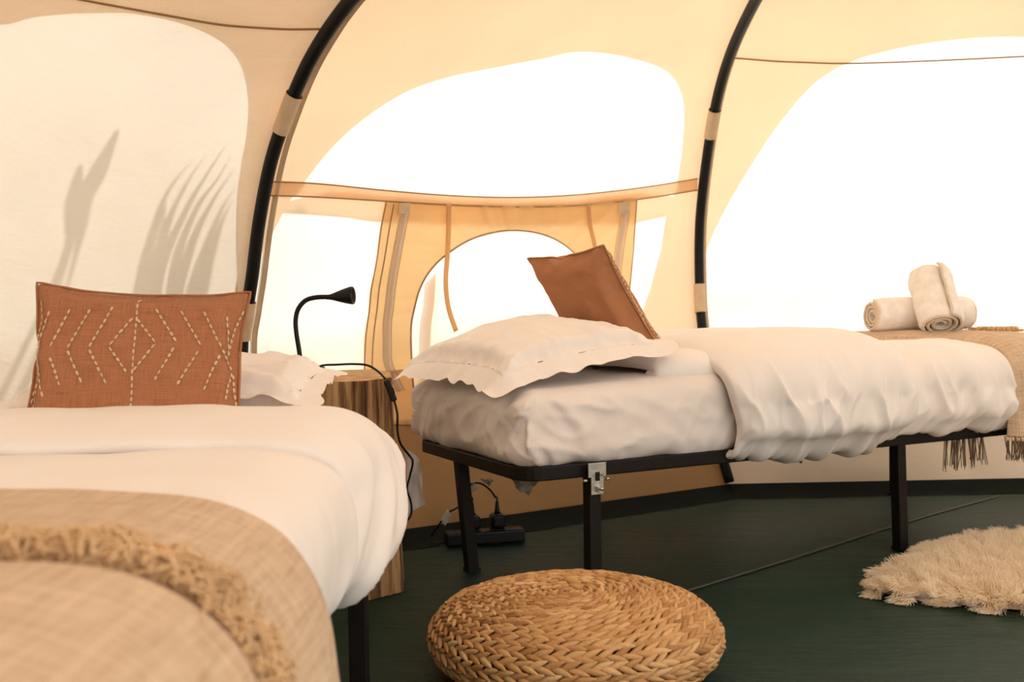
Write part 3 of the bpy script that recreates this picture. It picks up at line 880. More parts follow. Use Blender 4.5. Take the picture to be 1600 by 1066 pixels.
# ------------------------------------------------------------------ duvets and throws: an offset skin over the bed's cross-section
def draped(prof, curve, pt, disp=None, skew=None, npf=150, ncv=150, hem=None):
    """prof: (w, z) across the bed; curve: (s, t) along it, t = height of the skin above prof"""
    p = smooth_curve(prof, npf) ; d = np.gradient(p, axis=0); d /= np.linalg.norm(d, axis=1)[:, None]
    nr = np.c_[-d[:, 1], d[:, 0]]
    if nr[npf // 2, 1] < 0: nr = -nr
    arc = np.r_[0, np.cumsum(np.linalg.norm(np.diff(p, axis=0), axis=1))]
    c = smooth_curve(curve, ncv)
    carc = np.r_[0, np.cumsum(np.linalg.norm(np.diff(c, axis=0), axis=1))]
    Q, Sx = np.meshgrid(arc, c[:, 0]); T = np.repeat(c[:, 1:2], npf, 1)
    CA = np.repeat(carc[:, None], npf, 1)
    W0 = np.repeat(p[None, :, 0], ncv, 0); Z0 = np.repeat(p[None, :, 1], ncv, 0)
    if disp is not None: T = T + disp(Sx, Q, W0, Z0, T, CA)
    W = W0 + nr[None, :, 0] * T; Z = Z0 + nr[None, :, 1] * T
    if skew is not None: Sx = Sx + skew(W0, Z0, Sx)
    if hem is not None: W, Z = hem(Sx, Q, W, Z, arc[-1])
    V = np.stack([*pt_vec(pt, Sx, W), Z], -1)
    uv = np.stack([Q, CA], -1)
    return V, uv

def pt_vec(pt, S, W):
    o = pt(0, 0, 0); a = pt(1, 0, 0) - o; b = pt(0, 1, 0) - o
    return o[0] + a[0] * S + b[0] * W, o[1] + a[1] * S + b[1] * W

def skin(name, V, uv, mat, parent=None, thick=0.0, flip=False):
    n, m = V.shape[:2]; f = gridfaces(n, m)
    # outward = up on average
    a, b, c = V[n // 2, m // 2], V[n // 2, m // 2 + 1], V[n // 2 + 1, m // 2]
    if np.cross(b - a, c - a)[2] < 0: f = f[:, ::-1]
    o = mk(name, V.reshape(-1, 3), f, mat, parent, uv=uv.reshape(-1, 2))
    if thick:
        md = o.modifiers.new('solid', 'SOLIDIFY'); md.thickness = thick; md.offset = -1
    return o

# ---- right duvet
rprof = [(0.05, 0.362), (-0.015, 0.358), (-0.030, 0.40), (-0.030, 0.47), (-0.014, 0.54), (0.06, 0.578), (0.20, 0.588), (0.36, 0.59), (0.52, 0.588), (0.66, 0.578), (0.735, 0.54), (0.75, 0.47), (0.75, 0.40), (0.74, 0.345), (0.67, 0.352)]
def rdisp(seed, a_side, a_top):
    def d(S, Q, W, Z, T, CA):
        side = sstep(0.56, 0.47, Z)
        puff = 0.020 * sstep(0.35, 0.44, Z) * sstep(0.60, 0.50, Z) - 0.010 * side
        hang = sstep(0.42, 0.356, Z)
        r = (ridge(S * 11 + Z * 3.5, Z * 5.0 + S * 1.2, seed, 2.2) - 0.45) * a_side * side
        r = r + 0.35 * a_side * side * (ridge(S * 21 - Z * 9, Z * 8, seed + 3, 3) - 0.35)
        r = r + a_top * fbm(S * 5, W * 6, seed + 5, 3) * (1 - side)
        edge = sstep(0.0, 0.03, T)
        return (r + puff) * edge - 0.9 * T * hang * 0.6
    return d
duv = tag(empty('duvet'), 'white duvet on the right bed with its top folded back', 'duvet')
V, uv = draped(rprof, [(1.12, 0.0), (1.13, 0.006), (1.22, 0.010), (1.32, 0.024), (1.42, 0.036), (1.6, 0.038), (1.85, 0.032), (1.97, 0.028), (2.015, 0.015), (2.02, 0.0)], rp, rdisp(61, 0.028, 0.012), npf=230, ncv=190)
skin('body', V, uv, M['bed'], duv)
V, uv = draped(rprof, [(0.60, 0.0), (0.588, 0.016), (0.592, 0.034), (0.64, 0.056), (0.75, 0.080), (0.90, 0.090), (1.05, 0.090), (1.15, 0.086), (1.205, 0.068), (1.224, 0.046), (1.215, 0.028), (1.18, 0.010)], rp, rdisp(71, 0.032, 0.010), npf=230, ncv=190,
               skew=lambda W, Z, S: -0.10 * sstep(0.0, 0.6, W) * sstep(0.9, 0.6, S) + 0.03 * sstep(0.55, 0.40, Z) * sstep(0.9, 0.6, S) )
skin('folded_top', V, uv, M['bed'], duv)
rprof2 = [(0.10, 0.55), (0.06, 0.556), (0.045, 0.575), (0.08, 0.60), (0.2, 0.607), (0.36, 0.61), (0.55, 0.607), (0.66, 0.595), (0.69, 0.57), (0.66, 0.552)]
V, uv = draped(rprof2, [(0.44, -0.03), (0.425, -0.01), (0.44, 0.010), (0.50, 0.022), (0.60, 0.026), (0.70, 0.02)], rp, lambda S, Q, W, Z, T, CA: 0.006 * fbm(S * 10, W * 7, 5, 3), npf=90, ncv=50)
skin('end_roll', V, uv, M['bed'], duv)

# ---- left duvet
lprof = [(0.06, 0.345), (0.0, 0.318), (-0.026, 0.328), (-0.036, 0.375), (-0.034, 0.43), (-0.010, 0.475), (0.05, 0.500), (0.16, 0.507), (0.40, 0.510), (0.64, 0.507), (0.75, 0.50), (0.81, 0.475), (0.835, 0.43), (0.84, 0.36), (0.80, 0.31), (0.74, 0.335)]
def ldisp(seed, a_side, a_top):
    def d(S, Q, W, Z, T, CA):
        side = sstep(0.50, 0.44, Z)
        puff = 0.006 * sstep(0.31, 0.36, Z) * sstep(0.49, 0.44, Z)
        r = (ridge(S * 11 + Z * 5.0, Z * 5.0 + S * 2, seed, 2.6) - 0.5) * a_side * side
        r = r + a_top * fbm(S * 4.5, W * 5, seed + 5, 3) * (1 - side)
        hang = sstep(0.375, 0.32, Z)
        return (r + puff) * sstep(0.0, 0.02, T) - T * np.maximum(0.5 * hang, 0.45 * side)
    return d
duvl = tag(empty('duvet'), 'white duvet on the left bed with its top folded back under the terracotta cushion', 'duvet')
V, uv = draped(lprof, [(0.66, 0.0), (0.67, 0.012), (0.71, 0.016), (0.85, 0.016), (1.2, 0.014), (1.6, 0.014), (1.83, 0.010), (1.87, 0.0)], lp, ldisp(81, 0.012, 0.009), npf=240, ncv=170)
skin('body', V, uv, M['bed'], duvl)
V, uv = draped(lprof, [(0.34, 0.0), (0.325, 0.02), (0.33, 0.042), (0.37, 0.058), (0.45, 0.066), (0.54, 0.064), (0.62, 0.056), (0.68, 0.043), (0.707, 0.028), (0.70, 0.012), (0.67, 0.0)], lp, ldisp(91, 0.034, 0.010), npf=240, ncv=150,
               skew=lambda W, Z, S: 0.02 * fbm(W * 5, Z * 4, 8, 2) * sstep(0.5, 0.7, S) + 0.10 * sstep(0.46, 0.32, Z) * sstep(0.40, 0.66, S) * (W < 0.3))
skin('folded_top', V, uv, M['bed'], duvl)

# ---- throws
def strand_mesh(paths, r, seg=4):
    return join([tube(p, np.linspace(r, r * 0.7, len(p)), seg, caps=False) for p in paths])

# left throw: lower layer reaching to s=1.0, upper layer with its fringe at s=1.45
tl = tag(empty('throw_blanket'), 'beige woven throw with tangled fringe across the left bed', 'blanket')
lprof_t = [(-0.098, 0.285), (-0.090, 0.33), (-0.074, 0.40), (-0.050, 0.45), (-0.014, 0.492), (0.05, 0.516), (0.16, 0.523), (0.40, 0.526), (0.64, 0.523), (0.76, 0.515), (0.82, 0.48), (0.845, 0.42), (0.85, 0.33)]
def tdisp(seed, a):
    def d(S, Q, W, Z, T, CA):
        side = sstep(0.50, 0.44, Z)
        return a * fbm(S * 5, W * 5, seed, 3) * (1 - side) + side * 2.2 * a * (ridge(S * 8 + Z * 3, Z * 2, seed + 2, 2) - 0.3)
    return d
edge_skew = lambda W, Z, S: (0.06 * np.sin(W * 3.4 + 2.2) + 0.03 * vn(W * 5, W * 0, 4)) * sstep(1.45, 1.0, S) + 0.06 * sstep(0.45, 0.27, Z)
V, uv = draped(lprof_t, [(1.125, 0.004), (1.145, 0.013), (1.2, 0.013), (1.5, 0.012), (1.9, 0.012)], lp, tdisp(101, 0.006), edge_skew, npf=160, ncv=120)
V1 = V
skin('lower_layer', V, uv, M['throw'], tl, 0.006)
V, uv = draped(lprof_t, [(1.455, 0.016), (1.48, 0.026), (1.55, 0.028), (1.7, 0.028), (1.95, 0.026)], lp, tdisp(111, 0.008),
               lambda W, Z, S: 0.05 * np.sin(W * 4 + 0.6) + 0.03 * vn(W * 6, W * 0, 14) + 0.07 * sstep(0.48, 0.28, Z), npf=160, ncv=90)
skin('upper_layer', V, uv, M['throw'], tl, 0.006)
edge = V[0]
paths = []
rr = np.random.default_rng(5)
en = np.gradient(edge, axis=0); en /= np.linalg.norm(en, axis=1)[:, None]
up_ = np.cross(en, [0, 1.0, 0]); up_ *= np.sign(up_[:, 2:3] + 1e-6) 
for k in range(420):
    # a knotted lock of yarns, curling over the blanket's edge
    i = rr.integers(0, len(edge) - 6); c = edge[i] + np.array([0, rr.uniform(-0.004, 0.004), 0]); n_ = up_[i] / (np.linalg.norm(up_[i]) + 1e-9); tg = en[i]
    sw = rr.normal(0, 0.9); rad = rr.uniform(0.007, 0.015); ph = rr.uniform(0, 6.28); kx = rr.uniform(-1, 1)
    for m in range(5):
        t = np.linspace(0, 1, 9); a = ph + t * rr.uniform(2.0, 5.5) * np.sign(kx)
        fw = 0.006 + t * rr.uniform(0.010, 0.040)
        sd_ = sw * 0.020 * t + rad * (np.cos(a) - math.cos(ph)) * 0.9
        hh = 0.004 + np.abs(rad * (np.sin(a) - math.sin(ph)) * 0.6) + 0.010 * np.sin(t * 3.1) * rr.uniform(0.2, 1)
        j = rr.normal(0, 0.003, 3)
        paths.append(c + j + tg * sd_[:, None] + np.array([0, 1.0, 0]) * fw[:, None] + n_ * hh[:, None])
for k in range(900):
    i = rr.integers(0, len(edge) - 6); b = edge[i] + np.array([0, rr.uniform(-0.015, 0.03), 0.006]); n_ = up_[i] / (np.linalg.norm(up_[i]) + 1e-9); tg = en[i]
    t = np.linspace(0, 1, 8); th_ = rr.uniform(-1.5, 1.5); L = rr.uniform(0.02, 0.05); cv_ = rr.normal(0, 1.6)
    dx = np.cumsum(np.sin(th_ + cv_ * t)) * L / 8; dy = np.cumsum(np.cos(th_ + cv_ * t)) * L / 8
    paths.append(b + tg * dx[:, None] + np.array([0, 1.0, 0]) * dy[:, None] + n_ * (0.006 + 0.014 * np.sin(t * 3.0) * rr.uniform(0, 1))[:, None])
v, f = strand_mesh(paths, 0.0013, 4)
tag(mk('fringe', v, f, M['fringe'], tl), 'tangled tan fringe', kind='stuff')

# right throw at the foot of the right bed
tr = tag(empty('throw_blanket'), 'beige woven throw with tassels darkened as if backlit over the foot of the right bed', 'blanket')
rprof_t = [(-0.085, 0.325), (-0.088, 0.40), (-0.088, 0.48), (-0.070, 0.555), (-0.02, 0.605), (0.06, 0.628), (0.20, 0.636), (0.36, 0.638), (0.52, 0.636), (0.66, 0.628), (0.74, 0.59), (0.79, 0.50)]
rsk = lambda W, Z, S: -0.20 * sstep(-0.02, 0.7, W) * sstep(2.0, 1.7, S) + 0.006 * vn(Z * 14, W * 6, 5)
V, uv = draped(rprof_t, [(1.665, -0.020), (1.672, -0.006), (1.69, 0.008), (1.75, 0.018), (1.9, 0.018), (2.02, 0.006), (2.05, -0.03)], rp, lambda S, Q, W, Z, T, CA: 0.004 * fbm(S * 9, Q * 6, 44, 3), rsk)
skin('cloth', V, uv, M['throw'], tr, 0.006)
hem = V[:, 0]
rr = np.random.default_rng(9)
for k in range(26):
    t = k / 25.0; i = t * (len(hem) - 22) + 1; b = hem[int(i)]
    P = []
    for m in range(9):
        off = rr.normal(0, 0.0035, 2); q = b + np.array([off[0], off[1], 0.0]); L = rr.uniform(0.062, 0.078)
        z = np.linspace(0, -L, 6); sp_ = np.linspace(0, 1, 6) ** 1.5
        P.append(np.c_[q[0] + rr.normal(0, 0.006) * sp_, q[1] + rr.normal(0, 0.006) * sp_, b[2] + 0.004 + z])
    v, f = strand_mesh(P, 0.0017, 4)
    ts = mk('tassel', v, f, M['fringe_shaded'], tr)
    kn, kf = lathe([(0.002, 0.007), (0.0055, 0.004), (0.006, 0), (0.005, -0.005), (0.003, -0.007)], 8, b + np.array([0, 0, -0.004]))
    mk('knot', kn, kf, M['thread'], ts)
# looser tassels hanging behind the near edge, from the under layer
for k in range(7):
    b = rp(1.50 + k * 0.026, 0.02, 0.322); P = []
    for m in range(7):
        off = rr.normal(0, 0.004, 2); L = rr.uniform(0.075, 0.105); sp_ = np.linspace(0, 1, 6)
        P.append(np.c_[b[0] + off[0] + rr.normal(0, 0.008) * sp_, b[1] + off[1] + rr.normal(0, 0.008) * sp_, b[2] - L * sp_])
    v, f = strand_mesh(P, 0.0018, 4); mk('tassel', v, f, M['fringe_shaded'], tr)
P = []
for k in range(420):
    b = rp(rr.uniform(1.90, 2.03), rr.uniform(0.15, 0.25), 0.648); a = rr.uniform(0, 6.28); c = rr.normal(0, 2.2); t = np.linspace(0, 1, 7); L = rr.uniform(0.03, 0.06)
    P.append(b + np.c_[np.cumsum(np.cos(a + c * t)) * L / 7, np.cumsum(np.sin(a + c * t)) * L / 7, 0.018 * np.sin(t * 3.1) * rr.uniform(0.1, 1)])
v, f = strand_mesh(P, 0.0016, 4)
tag(mk('fringe', v, f, M['fringe'], tr), 'tan fringe lying on top', kind='stuff')

# ------------------------------------------------------------------ pillows and cushions
PW, PH = 0.62, 0.44
pv, pf = flanged(PILLOW[0], PILLOW[1], PILLOW[3], PNX, PNY, 0.045, 4)
# right pillow: x runs across the bed (near -> far), y along it (head -> foot)
nh = np.array([-0.025, 2.45, 0.600]); fh = np.array([-0.325, 2.985, 0.600]); ff_ = np.array([0.075, 3.17, 0.675]); nf = np.array([0.385, 2.63, 0.668])
def lift_r(a, b):
    aa = np.clip(2 * a - 1, -1.2, 1.2); bb_ = np.clip(2 * b - 1, -1.2, 1.2)
    e = np.clip(1 - aa ** 2, -0.4, 1) * np.clip(1 - bb_ ** 2, -0.4, 1)
    droop = -0.05 * sstep(0.92, 1.18, np.abs(aa)) - 0.045 * sstep(0.92, 1.18, np.abs(bb_)) * sstep(1.0, 0.2, b)
    return 0.055 * np.maximum(e, 0) - 0.012 + droop * 0.75
Pq = pose(pv, PW, PH, [nh, fh, ff_, nf], (0, 0, 1), lift_r, 0.98)
# never below the mattress
Sx = (Pq[:, 0] - RK[0]) * RE1[0] + (Pq[:, 1] - RK[1]) * RE1[1]; Wx = (Pq[:, 0] - RK[0]) * RE2[0] + (Pq[:, 1] - RK[1]) * RE2[1]
floor_z = 0.550 + 0.045 * np.clip(Sx, 0, 1.2)
inb = (Sx > -0.02) & (Wx > -0.02)
Pq[:, 2] = np.where(inb, np.maximum(Pq[:, 2], floor_z), Pq[:, 2])
o = mk('pillow', Pq, pf, M['bed'], subsurf=1); tag(o, 'white flanged pillow on the head of the right bed', 'pillow', 'white bed pillows')
# left pillow lying across the head of the left bed
Pq = pose(pv, PW, PH, [(-1.02, 2.00, 0.580), (-0.425, 2.00, 0.574), (-0.425, 2.29, 0.620), (-1.02, 2.29, 0.620)], (0, 0, 1),
          lambda a, b: -0.022 * sstep(0.86, 1.12, a) - 0.02 * sstep(0.2, -0.1, a), 0.95)
Pq[:, 2] = np.maximum(Pq[:, 2], 0.504 + 0.002 * vn(Pq[:, 0] * 30, Pq[:, 1] * 30, 3))
o = mk('pillow', Pq, pf, M['bed'], subsurf=1); tag(o, 'white flanged pillow behind the terracotta cushion on the left bed', 'pillow', 'white bed pillows')

CW, CH = 0.46, 0.32
def cushion(corners, updir, thick, mat, label, lift=None):
    P = CUSHION[0]; Q = pose(P, CW, CH, corners, updir, lift, thick)
    fl_ = CUSHION[2]; uvv = np.c_[(fl_[:, 0] + 1) * 0.5 * CW, (fl_[:, 1] + 1) * 0.5 * CH]
    o = mk('cushion', Q, CUSHION[1], mat, uv=uvv, subsurf=1)
    tag(o, label, 'cushion', 'terracotta cushions')
    b = Q[boundary(CUSHION[3], CNX, CNY)]; b = np.vstack([b, b[:2]])
    v, f = tube(b, 0.0028, 6, caps=False); mk('edge_seam', v, f, mat, o)
    return o, Q

def surf(Q, a, b, side):
    """point on the cushion's face at flat coordinates a, b in 0..1"""
    x = np.clip(a, 0.01, 0.99) * CNX; y = np.clip(b, 0.01, 0.99) * CNY; i, j = int(x), int(y); fx, fy = x - i, y - j
    ix = CUSHION[3]
    g = lambda i_, j_: Q[ix[side, i_, j_]]
    p = g(i, j) * (1 - fx) * (1 - fy) + g(i + 1, j) * fx * (1 - fy) + g(i + 1, j + 1) * fx * fy + g(i, j + 1) * (1 - fx) * fy
    n_ = np.cross(g(i + 1, j) - g(i, j), g(i, j + 1) - g(i, j)); n_ /= np.linalg.norm(n_)
    if side == 1: n_ = -n_
    return p, n_

_sv, _sf = tube(np.c_[np.linspace(-0.5, 0.5, 5), np.zeros(5), [0, 0.25, 0.32, 0.25, 0]], [0.10, 0.26, 0.30, 0.26, 0.10], 6)
STITCH = mesh('stitch', _sv, _sf, M['thread'])
def stitches(o, Q, segs, side, dash=0.0105, gap=0.0030, wid=0.0080):
    for (a0, b0, a1, b1) in segs:
        L = math.hypot((a1 - a0) * CW, (b1 - b0) * CH); k = max(1, round(L / (dash + gap)))
        for i in range(k):
            t0 = (i + 0.12) / k; t1 = (i + 0.85) / k
            p, n1 = surf(Q, a0 + (a1 - a0) * t0, b0 + (b1 - b0) * t0, side); q, n2 = surf(Q, a0 + (a1 - a0) * t1, b0 + (b1 - b0) * t1, side)
            d = q - p; ln = np.linalg.norm(d)
            if ln < 1e-4: continue
            x = d / ln; z = n1 - x * (n1 @ x); z /= np.linalg.norm(z); y = np.cross(z, x)
            s = ob('stitch', STITCH, o); m = (p + q) / 2 + z * 0.001
            w_ = wid * random.uniform(0.8, 1.25)
            s.matrix_local = Matrix(((x[0] * ln, y[0] * w_, z[0] * w_ * 0.5, m[0]), (x[1] * ln, y[1] * w_, z[1] * w_ * 0.5, m[1]), (x[2] * ln, y[2] * w_, z[2] * w_ * 0.5, m[2]), (0, 0, 0, 1)))

# left cushion, embroidered side to the viewer
cl = [(-0.940, 1.885, 0.495), (-0.512, 1.885, 0.490), (-0.512, 1.975, 0.785), (-0.942, 1.975, 0.812)]
ud = np.array([0, -0.93, 0.36])
oc, Qc = cushion(cl, ud, 0.85, M['terra'], 'terracotta linen cushion with cream embroidered diamonds on the left bed')
TL, TR, BR, BLc = (165, 100), (955, 145), (880, 640), (95, 640)
def z2ab(x, y):
    # bilinear inverse on the cushion's outline in the enlarged view
    a, b = 0.5, 0.5
    for _ in range(20):
        P0 = np.array(BLc) * (1 - a) * (1 - b) + np.array(BR) * a * (1 - b) + np.array(TR) * a * b + np.array(TL) * (1 - a) * b
        da = (np.array(BR) - np.array(BLc)) * (1 - b) + (np.array(TR) - np.array(TL)) * b
        db = (np.array(TL) - np.array(BLc)) * (1 - a) + (np.array(TR) - np.array(BR)) * a
        s = np.linalg.solve(np.stack([da, db], -1), np.array([x, y]) - P0); a += s[0]; b += s[1]
    return a, b
SEG = [((560, 160), (510, 590)), ((538, 252), (450, 345)), ((450, 348), (510, 432)), ((550, 256), (612, 335)), ((612, 340), (530, 428)),
       ((470, 215), (378, 350)), ((378, 354), (435, 465)), ((388, 222), (300, 350)), ((300, 354), (348, 462)), ((312, 217), (237, 345)), ((235, 375), (270, 470)),
       ((238, 222), (178, 360)), ((176, 372), (210, 505)), ((188, 170), (177, 360)), ((172, 385), (142, 560)), ((148, 300), (172, 372)), ((168, 400), (122, 520)),
       ((618, 222), (687, 335)), ((678, 350), (602, 458)), ((705, 228), (770, 345)), ((760, 360), (678, 472)), ((788, 232), (842, 352)), ((835, 372), (767, 487)),
       ((865, 245), (872, 372)), ((934, 212), (866, 372)), ((882, 420), (838, 512)), ((842, 355), (884, 415)), ((884, 425), (890, 590))]
stitches(oc, Qc, [(*z2ab(*p), *z2ab(*q)) for p, q in SEG], 0)

# right cushion, tipped on its side against the pillow, embroidery turned away
c_tr = np.array([0.262, 2.79, 0.925]); c_tl = np.array([0.045, 2.995, 0.902]); dn = np.array([0.205, 0.085, -0.345])
c_br = c_tr + dn; c_bl = c_tl + dn
nrm = np.cross(c_tl - c_tr, dn); nrm /= np.linalg.norm(nrm)
if nrm[1] > 0: nrm = -nrm
# flat x runs along the long edge (down), y from the right edge to the left edge; face 1 is the plain one
oc2, Q2 = cushion([c_tr, c_br, c_bl, c_tl], -nrm, 1.45, M['terra_plain'], 'plain side of a terracotta cushion tipped behind the right white pillow')
stitches(oc2, Q2, [(0.06, 0.05, 0.94, 0.05), (0.1, 0.09, 0.9, 0.09), (0.08, 0.03, 0.92, 0.13), (0.1, 0.14, 0.9, 0.03)], 0, 0.011, 0.005)

# ------------------------------------------------------------------ rolled towels
def towel_roll(c, axis, length, rad, label, seed, turns=3.2, flat=0.92):
    axis = np.asarray(axis, float); axis /= np.linalg.norm(axis)
    up = np.array([0, 0, 1.0]); s = np.cross(axis, up); s /= np.linalg.norm(s); u = np.cross(s, axis)
    root = tag(empty('rolled_towel'), label, 'towel', 'rolled white towels')
    na = 150; th = np.linspace(0, turns * 2 * math.pi, na)
    r0 = 0.016; rr_ = r0 + (rad - r0) * th / th[-1]
    nl = 26; t = np.linspace(-0.5, 0.5, nl)
    V = []
    for tt in t:
        ed = 1 - 0.10 * sstep(0.40, 0.5, abs(tt))
        wob = 0.0025 * vn(th * 1.7 + tt * 3, tt * 9 + th * 0, seed) + 0.002 * vn(th * 5, tt * 16 + th * 0, seed + 1)
        push = 0.012 * (rr_[-1] - rr_) / rad * np.sign(tt) * sstep(0.35, 0.5, abs(tt))
        R = rr_ * ed + wob
        V.append(np.asarray(c) + axis * (tt * length - push)[:, None] + s * (R * np.cos(th))[:, None] + u * (R * np.sin(th) * flat)[:, None])
    V = np.array(V); f = gridfaces(nl, na)
    b = mk('roll', V.reshape(-1, 3), f, M['towel'], root, uv=np.stack(np.meshgrid(t, th, indexing='ij'), -1).reshape(-1, 2))
    md = b.modifiers.new('solid', 'SOLIDIFY'); md.thickness = 0.009; md.offset = 0
    for k in (0, nl - 1):
        v, f = tube(V[k][::2], 0.0055, 6); mk('end_hem', v, f, M['towel_edge'], root)
    v, f = tube(V[:, -1], 0.0045, 6); mk('side_hem', v, f, M['towel_edge'], root)
    return root
c1 = at(1436, 491, 3.52)
towel_roll((c1[0], c1[1], 0.648 + 0.063), (1.0, 0.13, 0.0), 0.36, 0.066, 'rolled white towel lying crosswise on the right bed under another', 5)
a_ = at(1470, 508, 3.36); b_ = at(1449, 432, 3.50)
towel_roll((a_ + b_) / 2 + np.array([0, 0, 0.002]), b_ - a_, 0.23, 0.076, 'rolled white towel leaning on top of the crosswise one', 12)

# ------------------------------------------------------------------ log table
LOGC = np.array([-0.452, 2.685]); LOGH = 0.572
logo = tag(empty('log_table'), 'rough wooden log standing as bedside table between the beds', 'side table')
nth = 96; nz = 60
th = np.arange(nth) / nth * 2 * math.pi
poly = [(-95, 0.128), (-62, 0.137), (-22, 0.140), (25, 0.130), (70, 0.135), (120, 0.130), (165, 0.138), (215, 0.128)]
pp = np.array([(r * math.cos(math.radians(a)), r * math.sin(math.radians(a))) for a, r in poly])
pp = resample(pp, nth * 3, closed=True)
for _ in range(5): pp = (np.roll(pp, 1, 0) + pp + np.roll(pp, -1, 0)) / 3
pp = resample(pp, nth, closed=True)
ra = np.hypot(pp[:, 0], pp[:, 1]); an = np.arctan2(pp[:, 1], pp[:, 0])
V = []
for k in range(nz):
    h = k / (nz - 1)
    g = 0.0035 * vn(an * 13, h * 3 + an * 0, 3) + 0.0022 * vn(an * 30, h * 5 + an * 0, 4)
    R = ra * (1 + 0.10 * (1 - h) ** 2) + g
    z = h * LOGH + (0.008 * pp[:, 1] / 0.13 * h)
    V.append(np.stack([LOGC[0] + R * np.cos(an) + 0.012 * (1 - h), LOGC[1] + R * np.sin(an), z], -1))
V = np.array(V)
mk('bark', V.reshape(-1, 3), gridfaces(nz, nth, True), M['bark'], logo)
top = V[-1]; rows = [top]
for s in (0.97, 0.7, 0.4, 0.12): rows.append(top.mean(0) + (top - top.mean(0)) * s + np.array([0, 0, 0.003]))
tv = np.vstack(rows); tf = gridfaces(5, nth, True).tolist(); tf.append([4 * nth + k for k in range(nth)])
mk('sawn_top', tv, tf, M['sawn'], logo, smooth=False)

# ------------------------------------------------------------------ reading lamp with its cable
lamp = tag(empty('reading_lamp'), 'black gooseneck reading lamp on the log', 'lamp')
LY = 2.70
lb_ = at(474, 588, LY); ltz = LOGH + 0.010
v, f = lathe([(0.0, 0.0), (0.044, 0.0), (0.048, 0.005), (0.046, 0.014), (0.030, 0.019), (0.010, 0.024), (0.0, 0.024)], 32, (lb_[0] + 0.012, lb_[1], ltz)); mk('base', v, f, M['plastic'], lamp)
neck = [np.array([lb_[0] + 0.010, lb_[1], ltz + 0.018])] + [at(x, y, LY) for x, y in ((471, 570), (467, 545), (463, 520), (462, 500), (466, 483), (477, 470), (493, 465), (515, 464))]
v, f = tube(smooth_curve(neck, 70), 0.0065, 12); mk('gooseneck', v, f, M['plastic'], lamp)
h0 = at(513, 464.5, LY); h1_ = at(553, 461.5, LY - 0.01); ax = h1_ - h0; ax /= np.linalg.norm(ax)
Lh = 0.074
prof = [(0.0, 0.0068), (0.006, 0.0070), (0.015, 0.0090), (0.032, 0.0145), (0.050, 0.0200), (0.066, 0.0240), (0.072, 0.0245), (0.074, 0.0235), (0.072, 0.020), (0.066, 0.017)]
pts = np.array([h0 + ax * (x - 0.004) for x, r in prof]); 
s1 = np.cross(ax, [0, 0, 1]); s1 /= np.linalg.norm(s1); s2 = np.cross(s1, ax)
aa = np.arange(28) / 28 * 2 * math.pi
V = np.array([p + (np.cos(aa)[:, None] * s1 + np.sin(aa)[:, None] * s2) * r for p, (x, r) in zip(pts, prof)])
ff = gridfaces(len(prof), 28, True).tolist(); ff.append([(len(prof) - 1) * 28 + k for k in range(28)])
# tilt the head a little upwards as in a raised spot
mk('lamp_head', V.reshape(-1, 3), ff, M['plastic'], lamp)
cable = [(lb_[0] + 0.045, lb_[1] - 0.01, ltz + 0.010)] + [tuple(at(x, y, Y)) for x, y, Y in ((492, 576, 2.67), (505, 571, 2.65), (525, 570, 2.64), (552, 569, 2.62), (574, 571, 2.60), (590, 580, 2.58), (602, 592, 2.555))]
v, f = tube(smooth_curve(cable, 60), 0.0030, 8); cb = mk('cable', v, f, M['plastic'], lamp)
sa = at(604, 594, 2.552); sb_ = at(616, 627, 2.548)
o = bevel(mk('switch', *sqtube(sa, sb_, 0.017, 0.013, up=(0, -1, 0.0)), M['plastic'], lamp, smooth=False), 0.004, 3)
m_ = (sa + sb_) / 2 + np.array([0.005, -0.008, 0.0])
mk('rocker', *sqtube(m_ + (sa - sb_) * 0.12, m_ - (sa - sb_) * 0.12, 0.012, 0.008, up=(0, -1, 0)), M['plastic'], o, smooth=False)
low = [tuple(at(x, y, Y)) for x, y, Y in ((616, 626, 2.548), (621, 648, 2.545), (621, 672, 2.55), (626, 694, 2.56), (638, 710, 2.62), (645, 722, 2.70), (640, 745, 2.78), (636, 765, 2.85), (642, 785, 2.92), (642, 805, 2.98), (630, 822, 3.0), (627, 836, 3.02))]
e_ = onz(634, 846, 0.006); low += [tuple(e_), (e_[0] + 0.1, e_[1] - 0.02, 0.005), (e_[0] + 0.3, e_[1] - 0.05, 0.005)]
v, f = tube(smooth_curve(low, 140), 0.0030, 8); mk('cable', v, f, M['plastic'], lamp)

